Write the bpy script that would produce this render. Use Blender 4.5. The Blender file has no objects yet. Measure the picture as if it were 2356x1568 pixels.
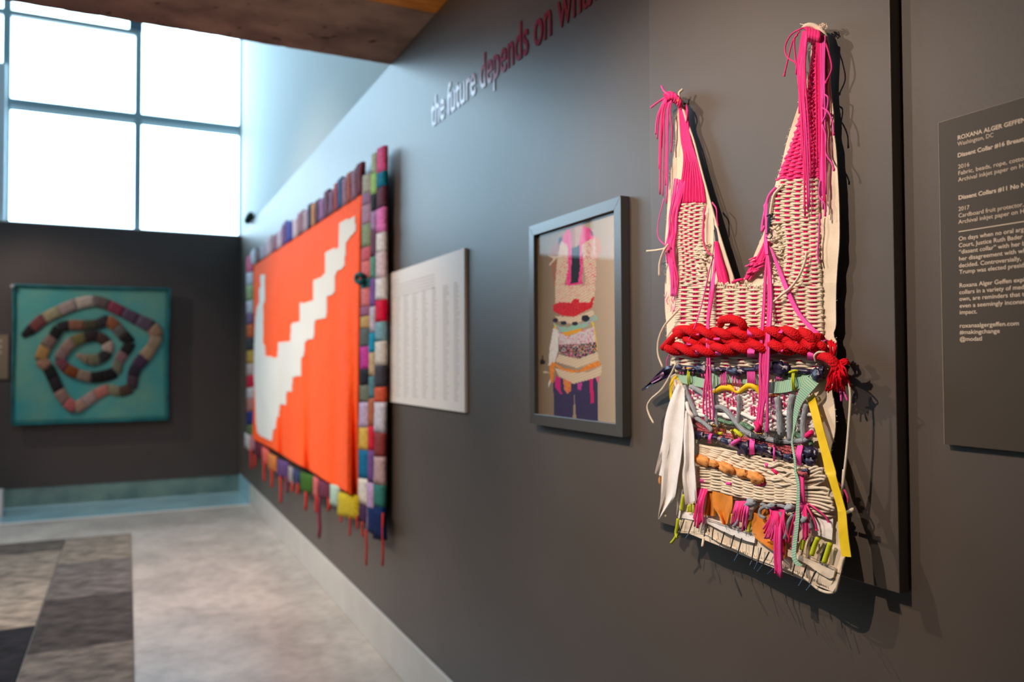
import bpy, math, random
import numpy as np
from mathutils import Vector, Matrix, noise
random.seed(7)
SC = bpy.context.scene
COL = SC.collection

# ---------------------------------------------------------------- camera
CX, CY, F = 1178.0, 784.0, 1815.6
YAW, PIT, ROL = .453619, .026469, -.0041685
D, H = 1.1946, 1.5                       # distance of the eye from the long wall (plane X=0), eye height
c_, s_ = math.cos, math.sin
FW = np.array([s_(YAW)*c_(PIT), c_(YAW)*c_(PIT), s_(PIT)])
RT0 = np.array([c_(YAW), -s_(YAW), 0.]); UP0 = np.cross(RT0, FW)
RT = RT0*c_(ROL)+UP0*s_(ROL); UP = -RT0*s_(ROL)+UP0*c_(ROL)
EYE = np.array([-D, 0., H])
cam = bpy.data.cameras.new('camera'); co = bpy.data.objects.new('camera', cam); COL.objects.link(co)
m = Matrix.Identity(4)
for i in range(3):
    m[i][0], m[i][1], m[i][2], m[i][3] = RT[i], UP[i], -FW[i], EYE[i]
co.matrix_world = m
cam.sensor_width = 36; cam.sensor_fit = 'HORIZONTAL'; cam.lens = F/2356*36
cam.clip_start = .02; cam.clip_end = 100
cam.dof.use_dof = True; cam.dof.focus_distance = 1.52; cam.dof.aperture_fstop = 2.6
SC.camera = co

# ---------------------------------------------------------------- light and exposure
SC.view_settings.view_transform = 'Standard'; SC.view_settings.look = 'None'
SC.view_settings.gamma = 1; SC.view_settings.exposure = 0.0
SC.view_settings.use_curve_mapping = False
W = bpy.data.worlds.new('overcast_sky'); SC.world = W; W.use_nodes = True
bg = W.node_tree.nodes['Background']; bg.inputs[0].default_value = (.54, .80, 1., 1); bg.inputs[1].default_value = 9.
def light(kind, loc, target, power, color, **kw):
    l = bpy.data.lights.new('track_or_added_spot', kind); l.energy = power; l.color = color
    for k, v in kw.items(): setattr(l, k, v)
    o = bpy.data.objects.new('track_or_added_spot', l); COL.objects.link(o); o.location = loc
    d = Vector(target)-Vector(loc); o.rotation_euler = d.to_track_quat('-Z', 'Y').to_euler(); return o
WARM = (1., .83, .69)
R_ = math.radians
light('SPOT', (-1.8, 1.15, 2.9), (0, 1.36, 1.60), 200, WARM, spot_size=R_(52), spot_blend=1., shadow_soft_size=.018)
light('SPOT', (-1.55, 2.15, 2.88), (0, 1.70, 1.45), 95, WARM, spot_size=R_(62), spot_blend=1., shadow_soft_size=.02)
light('SPOT', (-2.2, 3.3, 2.85), (0, 4.2, 1.5), 130, WARM, spot_size=R_(70), spot_blend=.9, shadow_soft_size=.03)
light('SPOT', (-2.9, 5.6, 3.6), (0, 6.0, 1.4), 300, WARM, spot_size=R_(76), spot_blend=.9, shadow_soft_size=.03)
light('SPOT', (-3.4, 8.35, 3.6), (-1.4, 9.7, 1.5), 190, WARM, spot_size=R_(50), spot_blend=.8, shadow_soft_size=.04)
light('SPOT', (-2.4, 5.2, 3.6), (-1.3, 6.6, 0), 270, (1, .9, .82), spot_size=R_(95), spot_blend=.9, shadow_soft_size=.1)
light('SPOT', (-2.6, 1.6, 2.9), (-1.3, 4.2, 0), 210, (1, .88, .78), spot_size=R_(95), spot_blend=.9, shadow_soft_size=.1)
light('SPOT', (-1.3, 2.0, 2.25), (-.7, 2.7, 3.05), 26, (1, .78, .55), spot_size=R_(100), spot_blend=1., shadow_soft_size=.08)  # added unseen uplight, brightens the timber ceiling
pl = bpy.data.lights.new('window_portal', 'AREA'); pl.shape = 'RECTANGLE'; pl.size = 5.9; pl.size_y = 3.4
pl.cycles.is_portal = True
po = bpy.data.objects.new('window_portal', pl); COL.objects.link(po); po.location = (-3.0, 10.1, 4.65); po.rotation_euler = (R_(-90), 0, 0)

# ---------------------------------------------------------------- rays: a place in the photograph met with a real plane
def ray(px, py):
    return RT*((px-CX)/F) - UP*((py-CY)/F) + FW
def onx(px, py, X=0.):
    r = ray(px, py); return EYE + r*((X-EYE[0])/r[0])
def ony(px, py, Y):
    r = ray(px, py); return EYE + r*((Y-EYE[1])/r[1])
def onz(px, py, Z=0.):
    r = ray(px, py); return EYE + r*((Z-EYE[2])/r[2])

# ---------------------------------------------------------------- materials
def lin(c):
    c = c/255.
    return c/12.92 if c <= .04045 else ((c+.055)/1.055)**2.4
def rgb(c): return (lin(c[0]), lin(c[1]), lin(c[2]), 1.)
MATS = {}
def mat(name, col, rough=.8, spec=.3, var=0, vscale=20, bump=0, bscale=200, col2=None, metal=0, coord='Object', sheen=0, wave=None, voro=None, stretch=None, uvstripe=None, alpha=1, coat=0):
    if name in MATS: return MATS[name]
    M = bpy.data.materials.new(name); M.use_nodes = True; nt = M.node_tree; N = nt.nodes; L = nt.links
    b = N['Principled BSDF']; b.inputs['Base Color'].default_value = rgb(col); b.inputs['Roughness'].default_value = rough
    b.inputs['Specular IOR Level'].default_value = spec; b.inputs['Metallic'].default_value = metal
    if sheen: b.inputs['Sheen Weight'].default_value = sheen
    if coat: b.inputs['Coat Weight'].default_value = coat
    if alpha < 1: b.inputs['Alpha'].default_value = alpha
    tc = N.new('ShaderNodeTexCoord'); src = tc.outputs[coord]
    if stretch:
        mp = N.new('ShaderNodeMapping'); mp.inputs['Scale'].default_value = stretch; L.new(src, mp.inputs[0]); src2 = mp.outputs[0]
    else: src2 = src
    if var or col2:
        n = N.new('ShaderNodeTexNoise'); n.inputs['Scale'].default_value = vscale; n.inputs['Detail'].default_value = 5
        L.new(src2, n.inputs['Vector'])
        r = N.new('ShaderNodeValToRGB'); r.color_ramp.elements[0].position = .35; r.color_ramp.elements[1].position = .65
        c2 = col2 or tuple(max(0, x*(1-var)) for x in col)
        r.color_ramp.elements[0].color = rgb(c2); r.color_ramp.elements[1].color = rgb(col)
        L.new(n.outputs[0], r.inputs[0]); L.new(r.outputs[0], b.inputs['Base Color'])
    if uvstripe:      # stripes along the length of a ribbon: (period in m, second colour, width)
        per, cc, wd = uvstripe
        sp = N.new('ShaderNodeSeparateXYZ'); L.new(tc.outputs['UV'], sp.inputs[0])
        d = N.new('ShaderNodeMath'); d.operation = 'DIVIDE'; d.inputs[1].default_value = per; L.new(sp.outputs[0], d.inputs[0])
        f = N.new('ShaderNodeMath'); f.operation = 'FRACT'; L.new(d.outputs[0], f.inputs[0])
        g = N.new('ShaderNodeMath'); g.operation = 'LESS_THAN'; g.inputs[1].default_value = wd; L.new(f.outputs[0], g.inputs[0])
        mx = N.new('ShaderNodeMix'); mx.data_type = 'RGBA'; L.new(g.outputs[0], mx.inputs[0])
        mx.inputs[6].default_value = rgb(col); mx.inputs[7].default_value = rgb(cc); L.new(mx.outputs[2], b.inputs['Base Color'])
    h = None
    if coord == 'UV': src = src2
    if bump:
        n = N.new('ShaderNodeTexNoise'); n.inputs['Scale'].default_value = bscale; n.inputs['Detail'].default_value = 3
        L.new(src, n.inputs['Vector']); h = n.outputs[0]
    if wave:          # twist of a cord: diagonal lay on the tube's UV (turns per metre)
        sp = N.new('ShaderNodeSeparateXYZ'); L.new(tc.outputs['UV'], sp.inputs[0])
        a = N.new('ShaderNodeMath'); a.operation = 'MULTIPLY_ADD'; a.inputs[1].default_value = wave; L.new(sp.outputs[0], a.inputs[0])
        v3 = N.new('ShaderNodeMath'); v3.operation = 'MULTIPLY'; v3.inputs[1].default_value = 3; L.new(sp.outputs[1], v3.inputs[0]); L.new(v3.outputs[0], a.inputs[2])
        q = N.new('ShaderNodeMath'); q.operation = 'PINGPONG'; q.inputs[1].default_value = .5; L.new(a.outputs[0], q.inputs[0]); h = q.outputs[0]; bump = bump or .5
    if voro:
        v = N.new('ShaderNodeTexVoronoi'); v.inputs['Scale'].default_value = voro; L.new(src, v.inputs['Vector']); h = v.outputs['Distance']; bump = bump or .6
    if h is not None:
        bp = N.new('ShaderNodeBump'); bp.inputs['Strength'].default_value = bump; bp.inputs['Distance'].default_value = .002
        if voro: bp.invert = True
        L.new(h, bp.inputs['Height']); L.new(bp.outputs[0], b.inputs['Normal'])
    MATS[name] = M; return M
def cloth(col, k=''):
    return mat('cloth_%d_%d_%d%s' % (*col, k), col, .9, .15, var=.22, vscale=60, bump=.3, bscale=350)

# ---------------------------------------------------------------- mesh helpers
def link(name, V, Fc, material, parent=None, smooth=True, uv=None, mats=None, mi=None, label=None, kind=None, sharp=False):
    V = np.asarray(V, float); off = V.mean(0)
    me = bpy.data.meshes.new(name); me.from_pydata([tuple(v) for v in (V-off)], [], Fc)
    if smooth: me.polygons.foreach_set('use_smooth', [True]*len(me.polygons))
    for mm in (mats or [material]): me.materials.append(mm)
    if mi is not None: me.polygons.foreach_set('material_index', mi)
    if uv is not None:
        ul = me.uv_layers.new(name='UVMap'); idx = np.empty(len(me.loops), int); me.loops.foreach_get('vertex_index', idx)
        ul.data.foreach_set('uv', np.asarray(uv, float)[idx].ravel())
    me.update()
    if sharp: me.set_sharp_from_angle(angle=math.radians(50))
    o = bpy.data.objects.new(name, me); COL.objects.link(o)
    if parent is not None:
        o.parent = parent; base = Vector((0, 0, 0)); q = parent
        while q: base += q.location; q = q.parent
        o.location = Vector(off)-base
    else: o.location = Vector(off)
    if label: o['label'] = label
    if kind: o['kind'] = kind
    return o
def empty(name, loc, label, cat, group=None):
    o = bpy.data.objects.new(name, None); o.empty_display_size = .05; COL.objects.link(o); o.location = loc
    o['label'] = label; o['category'] = cat
    if group: o['group'] = group
    return o
def tag(o, label, cat, group=None):
    o['label'] = label; o['category'] = cat
    if group: o['group'] = group
    return o
BOXF = [(0, 1, 3, 2), (4, 6, 7, 5), (0, 4, 5, 1), (2, 3, 7, 6), (0, 2, 6, 4), (1, 5, 7, 3)]
def boxv(a, b):
    return [(x, y, z) for x in (a[0], b[0]) for y in (a[1], b[1]) for z in (a[2], b[2])]
def box(name, a, b, material, parent=None, bevel=0, **k):
    a, b = [min(p, q) for p, q in zip(a, b)], [max(p, q) for p, q in zip(a, b)]
    o = link(name, boxv(a, b), BOXF, material, parent, smooth=False, **k)
    if bevel:
        md = o.modifiers.new('bevel', 'BEVEL'); md.width = bevel; md.segments = 2
    return o
def struct(o): o['kind'] = 'structure'; return o
def prism(name, quad, depth, material, parent=None, bev=0, **k):
    # quad: world points of the face; depth: vector to the back face
    n = len(quad); q = [np.array(p) for p in quad]; V = q+[p+np.array(depth) for p in q]
    Fc = [tuple(range(n)), tuple(range(2*n-1, n-1, -1))]+[(i, i+n, (i+1) % n+n, (i+1) % n) for i in range(n)]
    o = link(name, V, Fc, material, parent, smooth=False, **k)
    if bev:
        md = o.modifiers.new('bevel', 'BEVEL'); md.width = bev; md.segments = 2
    return o
def cr(pts, per=6):
    P = np.asarray(pts, float)
    if len(P) < 3:
        t = np.linspace(0, 1, per+1)[:, None]; return P[0]*(1-t)+P[-1]*t
    Q = np.vstack([2*P[0]-P[1], P, 2*P[-1]-P[-2]]); out = []
    ts = np.linspace(0, 1, per, endpoint=False)
    for i in range(len(P)-1):
        a, b, c, d = Q[i:i+4]
        for t in ts:
            out.append(.5*((2*b)+(c-a)*t+(2*a-5*b+4*c-d)*t*t+(3*b-a-3*c+d)*t**3))
    out.append(P[-1]); return np.array(out)
def resample(P, n):
    P = np.asarray(P, float); d = np.r_[0, np.cumsum(np.linalg.norm(np.diff(P, axis=0), axis=1))]
    t = np.linspace(0, d[-1], n); return np.array([np.interp(t, d, P[:, k]) for k in range(P.shape[1])]).T
def tubegeo(P, r, sides=6, flat=1.):
    P = np.asarray(P, float); n = len(P); r = np.broadcast_to(np.asarray(r, float), (n,))
    T = np.gradient(P, axis=0); T /= np.linalg.norm(T, axis=1)[:, None]+1e-12
    ref = np.array([-1., 0, 0]); V = []; uv = []
    L = np.r_[0, np.cumsum(np.linalg.norm(np.diff(P, axis=0), axis=1))]
    prev = None
    for i in range(n):
        a = ref-T[i]*(ref@T[i]) if prev is None else prev-T[i]*(prev@T[i])
        if np.linalg.norm(a) < 1e-6: a = np.cross(T[i], [0, 0, 1.])
        a /= np.linalg.norm(a); b = np.cross(T[i], a); prev = a
        for k in range(sides):
            th = 2*math.pi*k/sides
            V.append(P[i]+r[i]*(a*math.cos(th)*flat+b*math.sin(th))); uv.append((L[i], abs(2*k/sides-1)))
    Fc = [(i*sides+k, i*sides+(k+1) % sides, (i+1)*sides+(k+1) % sides, (i+1)*sides+k) for i in range(n-1) for k in range(sides)]
    Fc += [tuple(range(sides-1, -1, -1)), tuple(range((n-1)*sides, n*sides))]
    return V, Fc, uv
def join(gs):
    V, Fc, U = [], [], []
    for v, f, u in gs:
        o = len(V); V += list(v); Fc += [tuple(i+o for i in q) for q in f]; U += list(u)
    return V, Fc, U

# ---------------------------------------------------------------- setting
M_grey = mat('grey_wall_paint', (86, 76, 68), .45, .6, var=.05, vscale=3, bump=.08, bscale=90)
M_farw = mat('dark_wall_paint', (70, 63, 61), .5, .35, var=.05, vscale=3, bump=.06, bscale=90)
M_white = mat('white_wall_paint', (174, 182, 182), .7, .3, bump=.08, bscale=60)
M_base = mat('baseboard_paint', (196, 190, 182), .35, .4, var=.04, vscale=5)
def concrete():
    M = mat('polished_concrete', (196, 182, 170), .34, .5, col2=(168, 156, 146), vscale=2.2, bump=.15, bscale=45)
    nt = M.node_tree; N = nt.nodes; L = nt.links; b = N['Principled BSDF']
    n = N.new('ShaderNodeTexNoise'); n.inputs['Scale'].default_value = 14; n.inputs['Detail'].default_value = 8
    tc = [x for x in N if x.type == 'TEX_COORD'][0]; L.new(tc.outputs['Object'], n.inputs['Vector'])
    r = N.new('ShaderNodeValToRGB'); r.color_ramp.elements[0].position = .3; r.color_ramp.elements[0].color = (.72, .70, .67, 1)
    r.color_ramp.elements[1].position = .6; r.color_ramp.elements[1].color = (1, 1, 1, 1); L.new(n.outputs[0], r.inputs[0])
    mx = N.new('ShaderNodeMix'); mx.data_type = 'RGBA'; mx.blend_type = 'MULTIPLY'; mx.inputs[0].default_value = .8
    src = b.inputs['Base Color'].links[0].from_socket; L.new(src, mx.inputs[6]); L.new(r.outputs[0], mx.inputs[7]); L.new(mx.outputs[2], b.inputs['Base Color'])
    return M
M_conc = concrete()
TOPZ = 3.016; YF = 9.715
struct(box('floor', (-6, -3, -.1), (.12, 8.76, 0), M_conc))
struct(box('pale_floor_strip', (-6, 8.76, -.1), (.12, 8.81, .004), mat('pale_edge_strip', (225, 224, 220), .3, .5)))  # pale strip along the near edge of the blue floor
struct(box('floor_daylit', (-6, 8.81, -.1), (.12, 10, -.002), mat('floor_daylight_blue', (150, 188, 198), .18, .5, var=.1, vscale=3)))  # far end of the floor, blue daylight put into its colour
struct(box('wall_right', (0, -3, 0), (.12, YF+.1, TOPZ), M_grey))
struct(box('wall_right_upper', (.02, 2.9, TOPZ), (.14, 10.05, 6.6), M_white))
struct(box('baseboard_right', (-.016, -3, 0), (0, 8.785, .213), M_base, bevel=.004))
struct(box('baseboard_right_end', (-.016, 8.785, 0), (0, YF, .213), mat('baseboard_daylight_blue', (140, 186, 202), .25, .5), bevel=.004))  # last stretch of baseboard, tinted blue to stand in for daylight
struct(box('wall_back', (-6, YF, .2), (0, YF+.09, 2.99), M_farw))
struct(box('baseboard_back', (-6, YF+.01, 0), (0, YF+.06, .2), mat('teal_glazed_base', (88, 116, 114), .22, .5, col2=(120, 146, 138), vscale=3)))
struct(box('window_sill', (-6, YF+.02, 2.99), (0, 10.0, 3.005), mat('window_ledge', (214, 205, 204), .5, .3)))
struct(box('wall_left', (-6.1, -3, 0), (-6, 10.1, 6.6), M_white))
struct(box('wall_front', (-6.1, -3.1, 0), (.12, -3, 6.6), M_white))
struct(box('wall_window_head', (-6, 10.0, 6.3), (.12, 10.1, 6.6), M_white))
struct(box('ceiling_high', (-6.1, 3.2, 6.6), (.14, 10.1, 6.7), M_white))
M_wood = mat('amber_timber', (238, 158, 60), .55, .4, col2=(200, 116, 34), vscale=6, stretch=(1, 9, 9), bump=.2, bscale=60)
M_beam = mat('rough_concrete_beam', (168, 142, 130), .9, .2, col2=(124, 104, 98), vscale=5, bump=.6, bscale=30)
def pits(M):
    nt = M.node_tree; N = nt.nodes; L = nt.links; b = N['Principled BSDF']
    tc = [x for x in N if x.type == 'TEX_COORD'][0]
    v = N.new('ShaderNodeTexNoise'); v.inputs['Scale'].default_value = 13; v.inputs['Detail'].default_value = 2; L.new(tc.outputs['Object'], v.inputs['Vector'])
    r = N.new('ShaderNodeValToRGB'); r.color_ramp.elements[0].position = .64; r.color_ramp.elements[0].color = (1, 1, 1, 1)
    r.color_ramp.elements[1].position = .72; r.color_ramp.elements[1].color = (.28, .25, .24, 1); L.new(v.outputs[0], r.inputs[0])
    mx = N.new('ShaderNodeMix'); mx.data_type = 'RGBA'; mx.blend_type = 'MULTIPLY'; mx.inputs[0].default_value = 1
    src = b.inputs['Base Color'].links[0].from_socket; L.new(src, mx.inputs[6]); L.new(r.outputs[0], mx.inputs[7]); L.new(mx.outputs[2], b.inputs['Base Color'])
pits(M_beam)
# concrete beam with a slightly ragged lower edge
def beam():
    V = []; n = 240; x0, x1 = -6.0, 0.02
    for i in range(n+1):
        x = x0+(x1-x0)*i/n
        j = .010*(noise.noise(Vector((x*9, 0, 3)))+.6*noise.noise(Vector((x*31, 5, 3))))
        k = .012*noise.noise(Vector((x*7, 9, 1)))
        V += [(x, 3.21+k, TOPZ), (x, 3.86+j, TOPZ+.004), (x, 3.875+j, TOPZ+.02+j), (x, 3.875, 3.7), (x, 3.21, 3.7)]
    Fc = []
    for i in range(n):
        for k in range(5):
            a = i*5+k; b = i*5+(k+1) % 5; Fc.append((a, b, b+5, a+5))
    Fc += [(4, 3, 2, 1, 0), tuple(n*5+k for k in range(5))]
    return struct(link('ceiling_beam', V, Fc, M_beam, smooth=False))
beam()
struct(box('wall_above_beam', (-6, 3.5, 3.69), (.12, 3.6, 6.7), M_white))
cl = empty('ceiling', (-3, 0, TOPZ+.05), '', 'ceiling'); del cl['label']; del cl['category']; cl['kind'] = 'structure'
for i in range(44):     # timber boards run parallel to the beam
    y1 = 3.205-i*.142
    if y1 < -3: break
    box('plank', (-6, max(-3, y1-.138), TOPZ+.006*(i % 3)+.004), (.02, y1, TOPZ+.045), M_wood, cl, bevel=.003)
box('ceiling_backing', (-6, -3, TOPZ+.045), (.12, 3.21, TOPZ+.1), M_wood, cl)

# window: frame members in one tall glazed opening
M_mull = mat('aluminium_mullion', (126, 152, 160), .45, .5, metal=.1)
M_glass = bpy.data.materials.new('window_glass'); M_glass.use_nodes = True
def thin_glass(M, base=.04, tint=(1, 1, 1, 1)):
    nt = M.node_tree; N = nt.nodes; L = nt.links; N.remove(N['Principled BSDF']); o = N['Material Output']
    t = N.new('ShaderNodeBsdfTransparent'); t.inputs[0].default_value = tint
    g = N.new('ShaderNodeBsdfGlossy'); g.inputs['Roughness'].default_value = .03
    lw = N.new('ShaderNodeLayerWeight'); lw.inputs['Blend'].default_value = .5
    p = N.new('ShaderNodeMath'); p.operation = 'POWER'; p.inputs[1].default_value = 4.5; L.new(lw.outputs['Facing'], p.inputs[0])
    f = N.new('ShaderNodeMath'); f.operation = 'MULTIPLY_ADD'; f.inputs[1].default_value = .1; f.inputs[2].default_value = base*.4; L.new(p.outputs[0], f.inputs[0])
    x = N.new('ShaderNodeMixShader'); L.new(f.outputs[0], x.inputs[0]); L.new(t.outputs[0], x.inputs[1]); L.new(g.outputs[0], x.inputs[2]); L.new(x.outputs[0], o.inputs[0])
thin_glass(M_glass)
YW = 9.9
win = empty('window_1', (-3, YW, 3.0), '', 'window'); del win['label']; del win['category']; win['kind'] = 'structure'
xm = ony(317.5, 300, YW)[0]; xl = ony(16, 60, YW)[0]; dx = xm-xl
z_tr = ony(317, 264, YW)[2]; z_hi = ony(200, 56, YW)[2]
for k, x in enumerate([xm, xl, xl-dx, xl-2*dx]):
    box('mullion', (x-.036, YW, 3.0), (x+.036, YW+.07, 6.3), M_mull, win)
box('jamb', (-.006, YW, 3.0), (.02, YW+.07, 6.3), M_white, win)
box('transom', (-6, YW+.004, z_tr-.055), (0.02, YW+.06, z_tr+.02), M_mull, win, label='grey-blue horizontal glazing bar')
box('transom', (-6, YW+.004, z_tr-.11), (0.02, YW+.012, z_tr-.055), mat('transom_lip', (196, 216, 222), .5, .4), win)
box('transom', (-6, YW+.004, z_hi-.03), (xm+.0, YW+.06, z_hi+.03), mat('grey_transom', (150, 158, 158), .5, .4), win, label='upper grey glazing bar')
box('bracket', (xm-.10, YW-.02, z_hi+.03), (xm+.04, YW+.06, z_hi+.13), mat('dark_bracket', (60, 82, 96), .5, .4), win)
box('bottom_rail', (-6, YW, 3.0), (0.02, YW+.07, 3.03), M_mull, win)
xs = [-6, xl-2*dx, xl-dx, xl, xm, .02]
for i in range(5):
    zz = [3.03, z_tr] + ([z_hi] if i < 4 else []) + [6.3]
    for j in range(len(zz)-1):
        box('pane', (xs[i]+.028, YW+.03, zz[j]+.02), (xs[i+1]-.028, YW+.036, zz[j+1]-.03), M_glass, win)
# pale post in front of the window, standing on the ledge
p0 = ony(15, 145, YW-.08)
t = tag(box('window_post', (p0[0]-.35, YW-.09, 3.005), (p0[0], YW-.02, p0[2]), mat('pale_post', (186, 200, 206), .5, .4), bevel=.01), 'pale grey post on the window ledge at the far left of the frame', 'post')
q0 = ony(8, 1160, 9.3)
t = tag(box('floor_post', (q0[0]-.3, 9.2, 0), (q0[0], 9.33, .26), mat('pale_post2', (205, 206, 204), .5, .4), bevel=.005), 'low white floor block under the dark wall at the far left edge', 'block')

# security sensor on the white wall by the window
s0 = onx(573, 500, .02-.05)
t = empty('wall_sensor', (.02, s0[1], s0[2]), 'small dark round sensor on the white upper wall next to the window', 'sensor')
g = tubegeo([(.02, s0[1], s0[2]), (-.0, s0[1], s0[2]), (-.03, s0[1]+.02, s0[2]-.01)], .02, 10); link('bracket', *g[:2], mat('sensor_grey', (150, 160, 160), .5), t)
g = tubegeo([(-.02, s0[1]-.09, s0[2]+.02), (-.03, s0[1]-.03, s0[2]), (-.035, s0[1]+.05, s0[2]-.012), (-.035, s0[1]+.09, s0[2]-.02)], [.03, .045, .048, .04], 12); link('housing', *g[:2], mat('sensor_dark', (40, 52, 46), .3), t)

# carpet of loose-laid tiles, two staggered runs in view
cp = empty('carpet', (-2, 5, 0), 'patchwork carpet of grey, taupe and charcoal tiles on the concrete floor', 'carpet')
XR = -1.150; TW = .503; TL = 1.015
tones = [(84, 76, 72), (104, 93, 84), (150, 134, 118), (118, 108, 102), (62, 58, 58), (132, 120, 110), (170, 152, 134), (92, 84, 82), (48, 44, 46), (112, 98, 84)]
def carpmat(i, a):
    b2 = tuple(max(0, x*.66) for x in a)
    return mat('carpet_tile_%d' % i, a, .95, .1, col2=b2, vscale=3.5, stretch=(2.2, 3.2, 1), bump=.9, bscale=160)
CM = [carpmat(i, a) for i, a in enumerate(tones)]
for c in range(9):
    x1 = XR-c*TW; yo = 4.768+(TL*.5 if c % 2 else 0)
    for k in range(-7, 4):
        ya, yb = yo+k*TL, min(yo+(k+1)*TL, 7.76)
        if ya > 7.7: continue
        idx = {(0, 2): 2, (0, 1): 5, (0, 0): 0, (0, -1): 5, (1, 1): 2, (1, 2): 4, (1, 0): 6, (1, -1): 8}.get((c, k), random.randrange(10))
        if (c, k) == (0, 1): idx = 3
        if (c, k) == (1, 2): idx = 1
        box('carpet_tile', (x1-TW+.003, ya+.003, 0), (x1-.003, yb-.003, .009+.001*((c+k) % 2)), CM[idx], cp)

# ---------------------------------------------------------------- board behind the weaving
EB = .026
def proj_e(px, py, e): return onx(px, py, -e)
bl = proj_e(1503.6, 1196.4, EB); br = proj_e(2069.6, 1365, EB); bt = proj_e(2048.3, 0, EB)
bz = (bl[2]+br[2])/2
tag(box('display_board', (-EB, br[1], bz), (-.001, bl[1], 2.62), mat('board_paint', (86, 76, 68), .45, .6, var=.05, vscale=3, bump=.06, bscale=90), bevel=.0015), 'large flat grey board on the wall behind the bright woven garment', 'board')

# ---------------------------------------------------------------- wall text and labels (raised vinyl / print)
RTXT = Matrix(((0, 0, -1), (-1, 0, 0), (0, 1, 0))).to_4x4()
def text(name, s, px, py, xend, upto, hgt, X, material, parent, bold=0, shear=0, depth=.0002):
    a = onx(px, py, X); r = ray(xend, 0)
    # world Y of the end point at the same height
    A = onx(xend, 0, X); B = onx(xend, 1500, X); k = (a[2]-A[2])/(B[2]-A[2]); ye = A[1]+(B[1]-A[1])*k
    def mk(body):
        cu = bpy.data.curves.new(name, 'FONT'); cu.body = body; cu.size = hgt/.73; cu.offset = bold; cu.extrude = depth; cu.resolution_u = 4; cu.shear = shear
        return cu
    c1 = mk(upto); o1 = bpy.data.objects.new('m', c1); COL.objects.link(o1); bpy.context.view_layer.update()
    w = o1.dimensions.x; bpy.data.objects.remove(o1)
    cu = mk(s); cu.materials.append(material); o = bpy.data.objects.new(name, cu); COL.objects.link(o)
    sx = (a[1]-ye)/w
    base = Vector((0, 0, 0)); q = parent
    while q: base += q.location; q = q.parent
    bpy.context.view_layer.update()
    me = bpy.data.meshes.new_from_object(o); me.name = name; bpy.data.objects.remove(o); bpy.data.curves.remove(cu)
    me.transform(RTXT @ Matrix.Diagonal((sx, 1, 1, 1)))
    o = bpy.data.objects.new(name, me); COL.objects.link(o); o.parent = parent; o.location = Vector(a)-base
    return o
M_vinyl = mat('crimson_vinyl', (150, 32, 84), .22, .6)
wl = empty('wall_lettering', tuple(onx(1000, 290)), 'crimson lower case quotation lettering running up the grey wall', 'lettering')
text('lettering_line', 'the future depends on what we do', 993, 293, 1379, 'the future depends on what', .135, -.002, M_vinyl, wl, bold=.0015, depth=.0008)

lab = empty('artist_label', tuple(onx(2170, 1021)), 'tall dark text panel with white print at the right edge of the frame', 'label')
EL = .012
a = proj_e(2162, 281.5, EL); b = proj_e(2170.6, 1021, EL)
M_lab = mat('label_panel', (74, 65, 55), .45, .35)
box('panel', (-EL, a[1]-.46, b[2]), (-.001, (a[1]+b[1])/2, a[2]), M_lab, lab)
M_edge = mat('label_edge', (150, 136, 120), .5)
box('panel_edge', (-EL-.0004, (a[1]+b[1])/2-.0003, b[2]), (-.002, (a[1]+b[1])/2+.0006, a[2]), M_edge, lab)
box('panel_edge', (-EL-.0004, a[1]-.46, a[2]-.0004), (-.002, (a[1]+b[1])/2, a[2]+.0005), M_edge, lab)
M_txt = mat('label_print', (226, 204, 180), .6)
LN = [("ROXANA ALGER GEFFEN", 2203, 321.7, 2305.7, "ROXANA ALGER", 1), ("Washington, DC", 2203, 336, 2285.7, "Washington, DC", 0),
 ("Dissent Collar #16 Breastplate", 2203, 362, 2311, "Dissent Collar #16", 1), ("2016", 2204, 388.3, 2230, "2016", 0),
 ("Fabric, beads, rope, cotton", 2204, 403, 2315.6, "Fabric, beads, rope,", 0), ("Archival inkjet paper on H", 2204.5, 418, 2320.6, "Archival inkjet paper", 0),
 ("Dissent Collars #11 No No", 2205, 459.5, 2316.5, "Dissent Collars #11", 1), ("2017", 2205, 485.3, 2230, "2017", 0),
 ("Cardboard fruit protector,", 2205, 500.4, 2290.3, "Cardboard fruit", 0), ("Archival inkjet paper on H", 2205, 515, 2322.5, "Archival inkjet paper", 0),
 ("On days when no oral arg", 2205.5, 553.7, 2331, "On days when no oral", .3), ("Court, Justice Ruth Bader", 2205.5, 569, 2352.5, "Court, Justice Ruth Bader", .3),
 ("\u201cdissent collar\u201d with her b", 2206, 584, 2321, "\u201cdissent collar\u201d with", .3), ("her disagreement with wh", 2206, 599.6, 2336.6, "her disagreement with", .3),
 ("decided. Controversially,", 2206, 615.3, 2348.5, "decided. Controversially,", .3), ("Trump was elected presid", 2207, 630, 2314, "Trump was elected", .3),
 ("Roxana Alger Geffen expl", 2207, 661, 2326, "Roxana Alger Geffen", .3), ("collars in a variety of med", 2207, 676.6, 2326, "collars in a variety of", .3),
 ("own, are reminders that t", 2207, 691.9, 2347, "own, are reminders that", .3), ("even a seemingly inconse", 2207.5, 707.8, 2307, "even a seemingly", .3),
 ("impact.", 2207.5, 722.7, 2247.4, "impact.", .3), ("roxanaalgergeffen.com", 2207.5, 753.7, 2343.3, "roxanaalgergeffen.com", .3),
 ("#makingchange", 2208, 768.4, 2300.5, "#makingchange", .3), ("@modatl", 2208, 784.3, 2258.6, "@modatl", .3)]
for s, x, y, xe, up, bo in LN:
    text('text_line', s, x, y, xe, up, .0068, -EL-.0003, M_txt, lab, bold=.00022*bo+.00002, depth=.00005)
r0 = onx(2205.8, 533, -EL)
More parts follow.
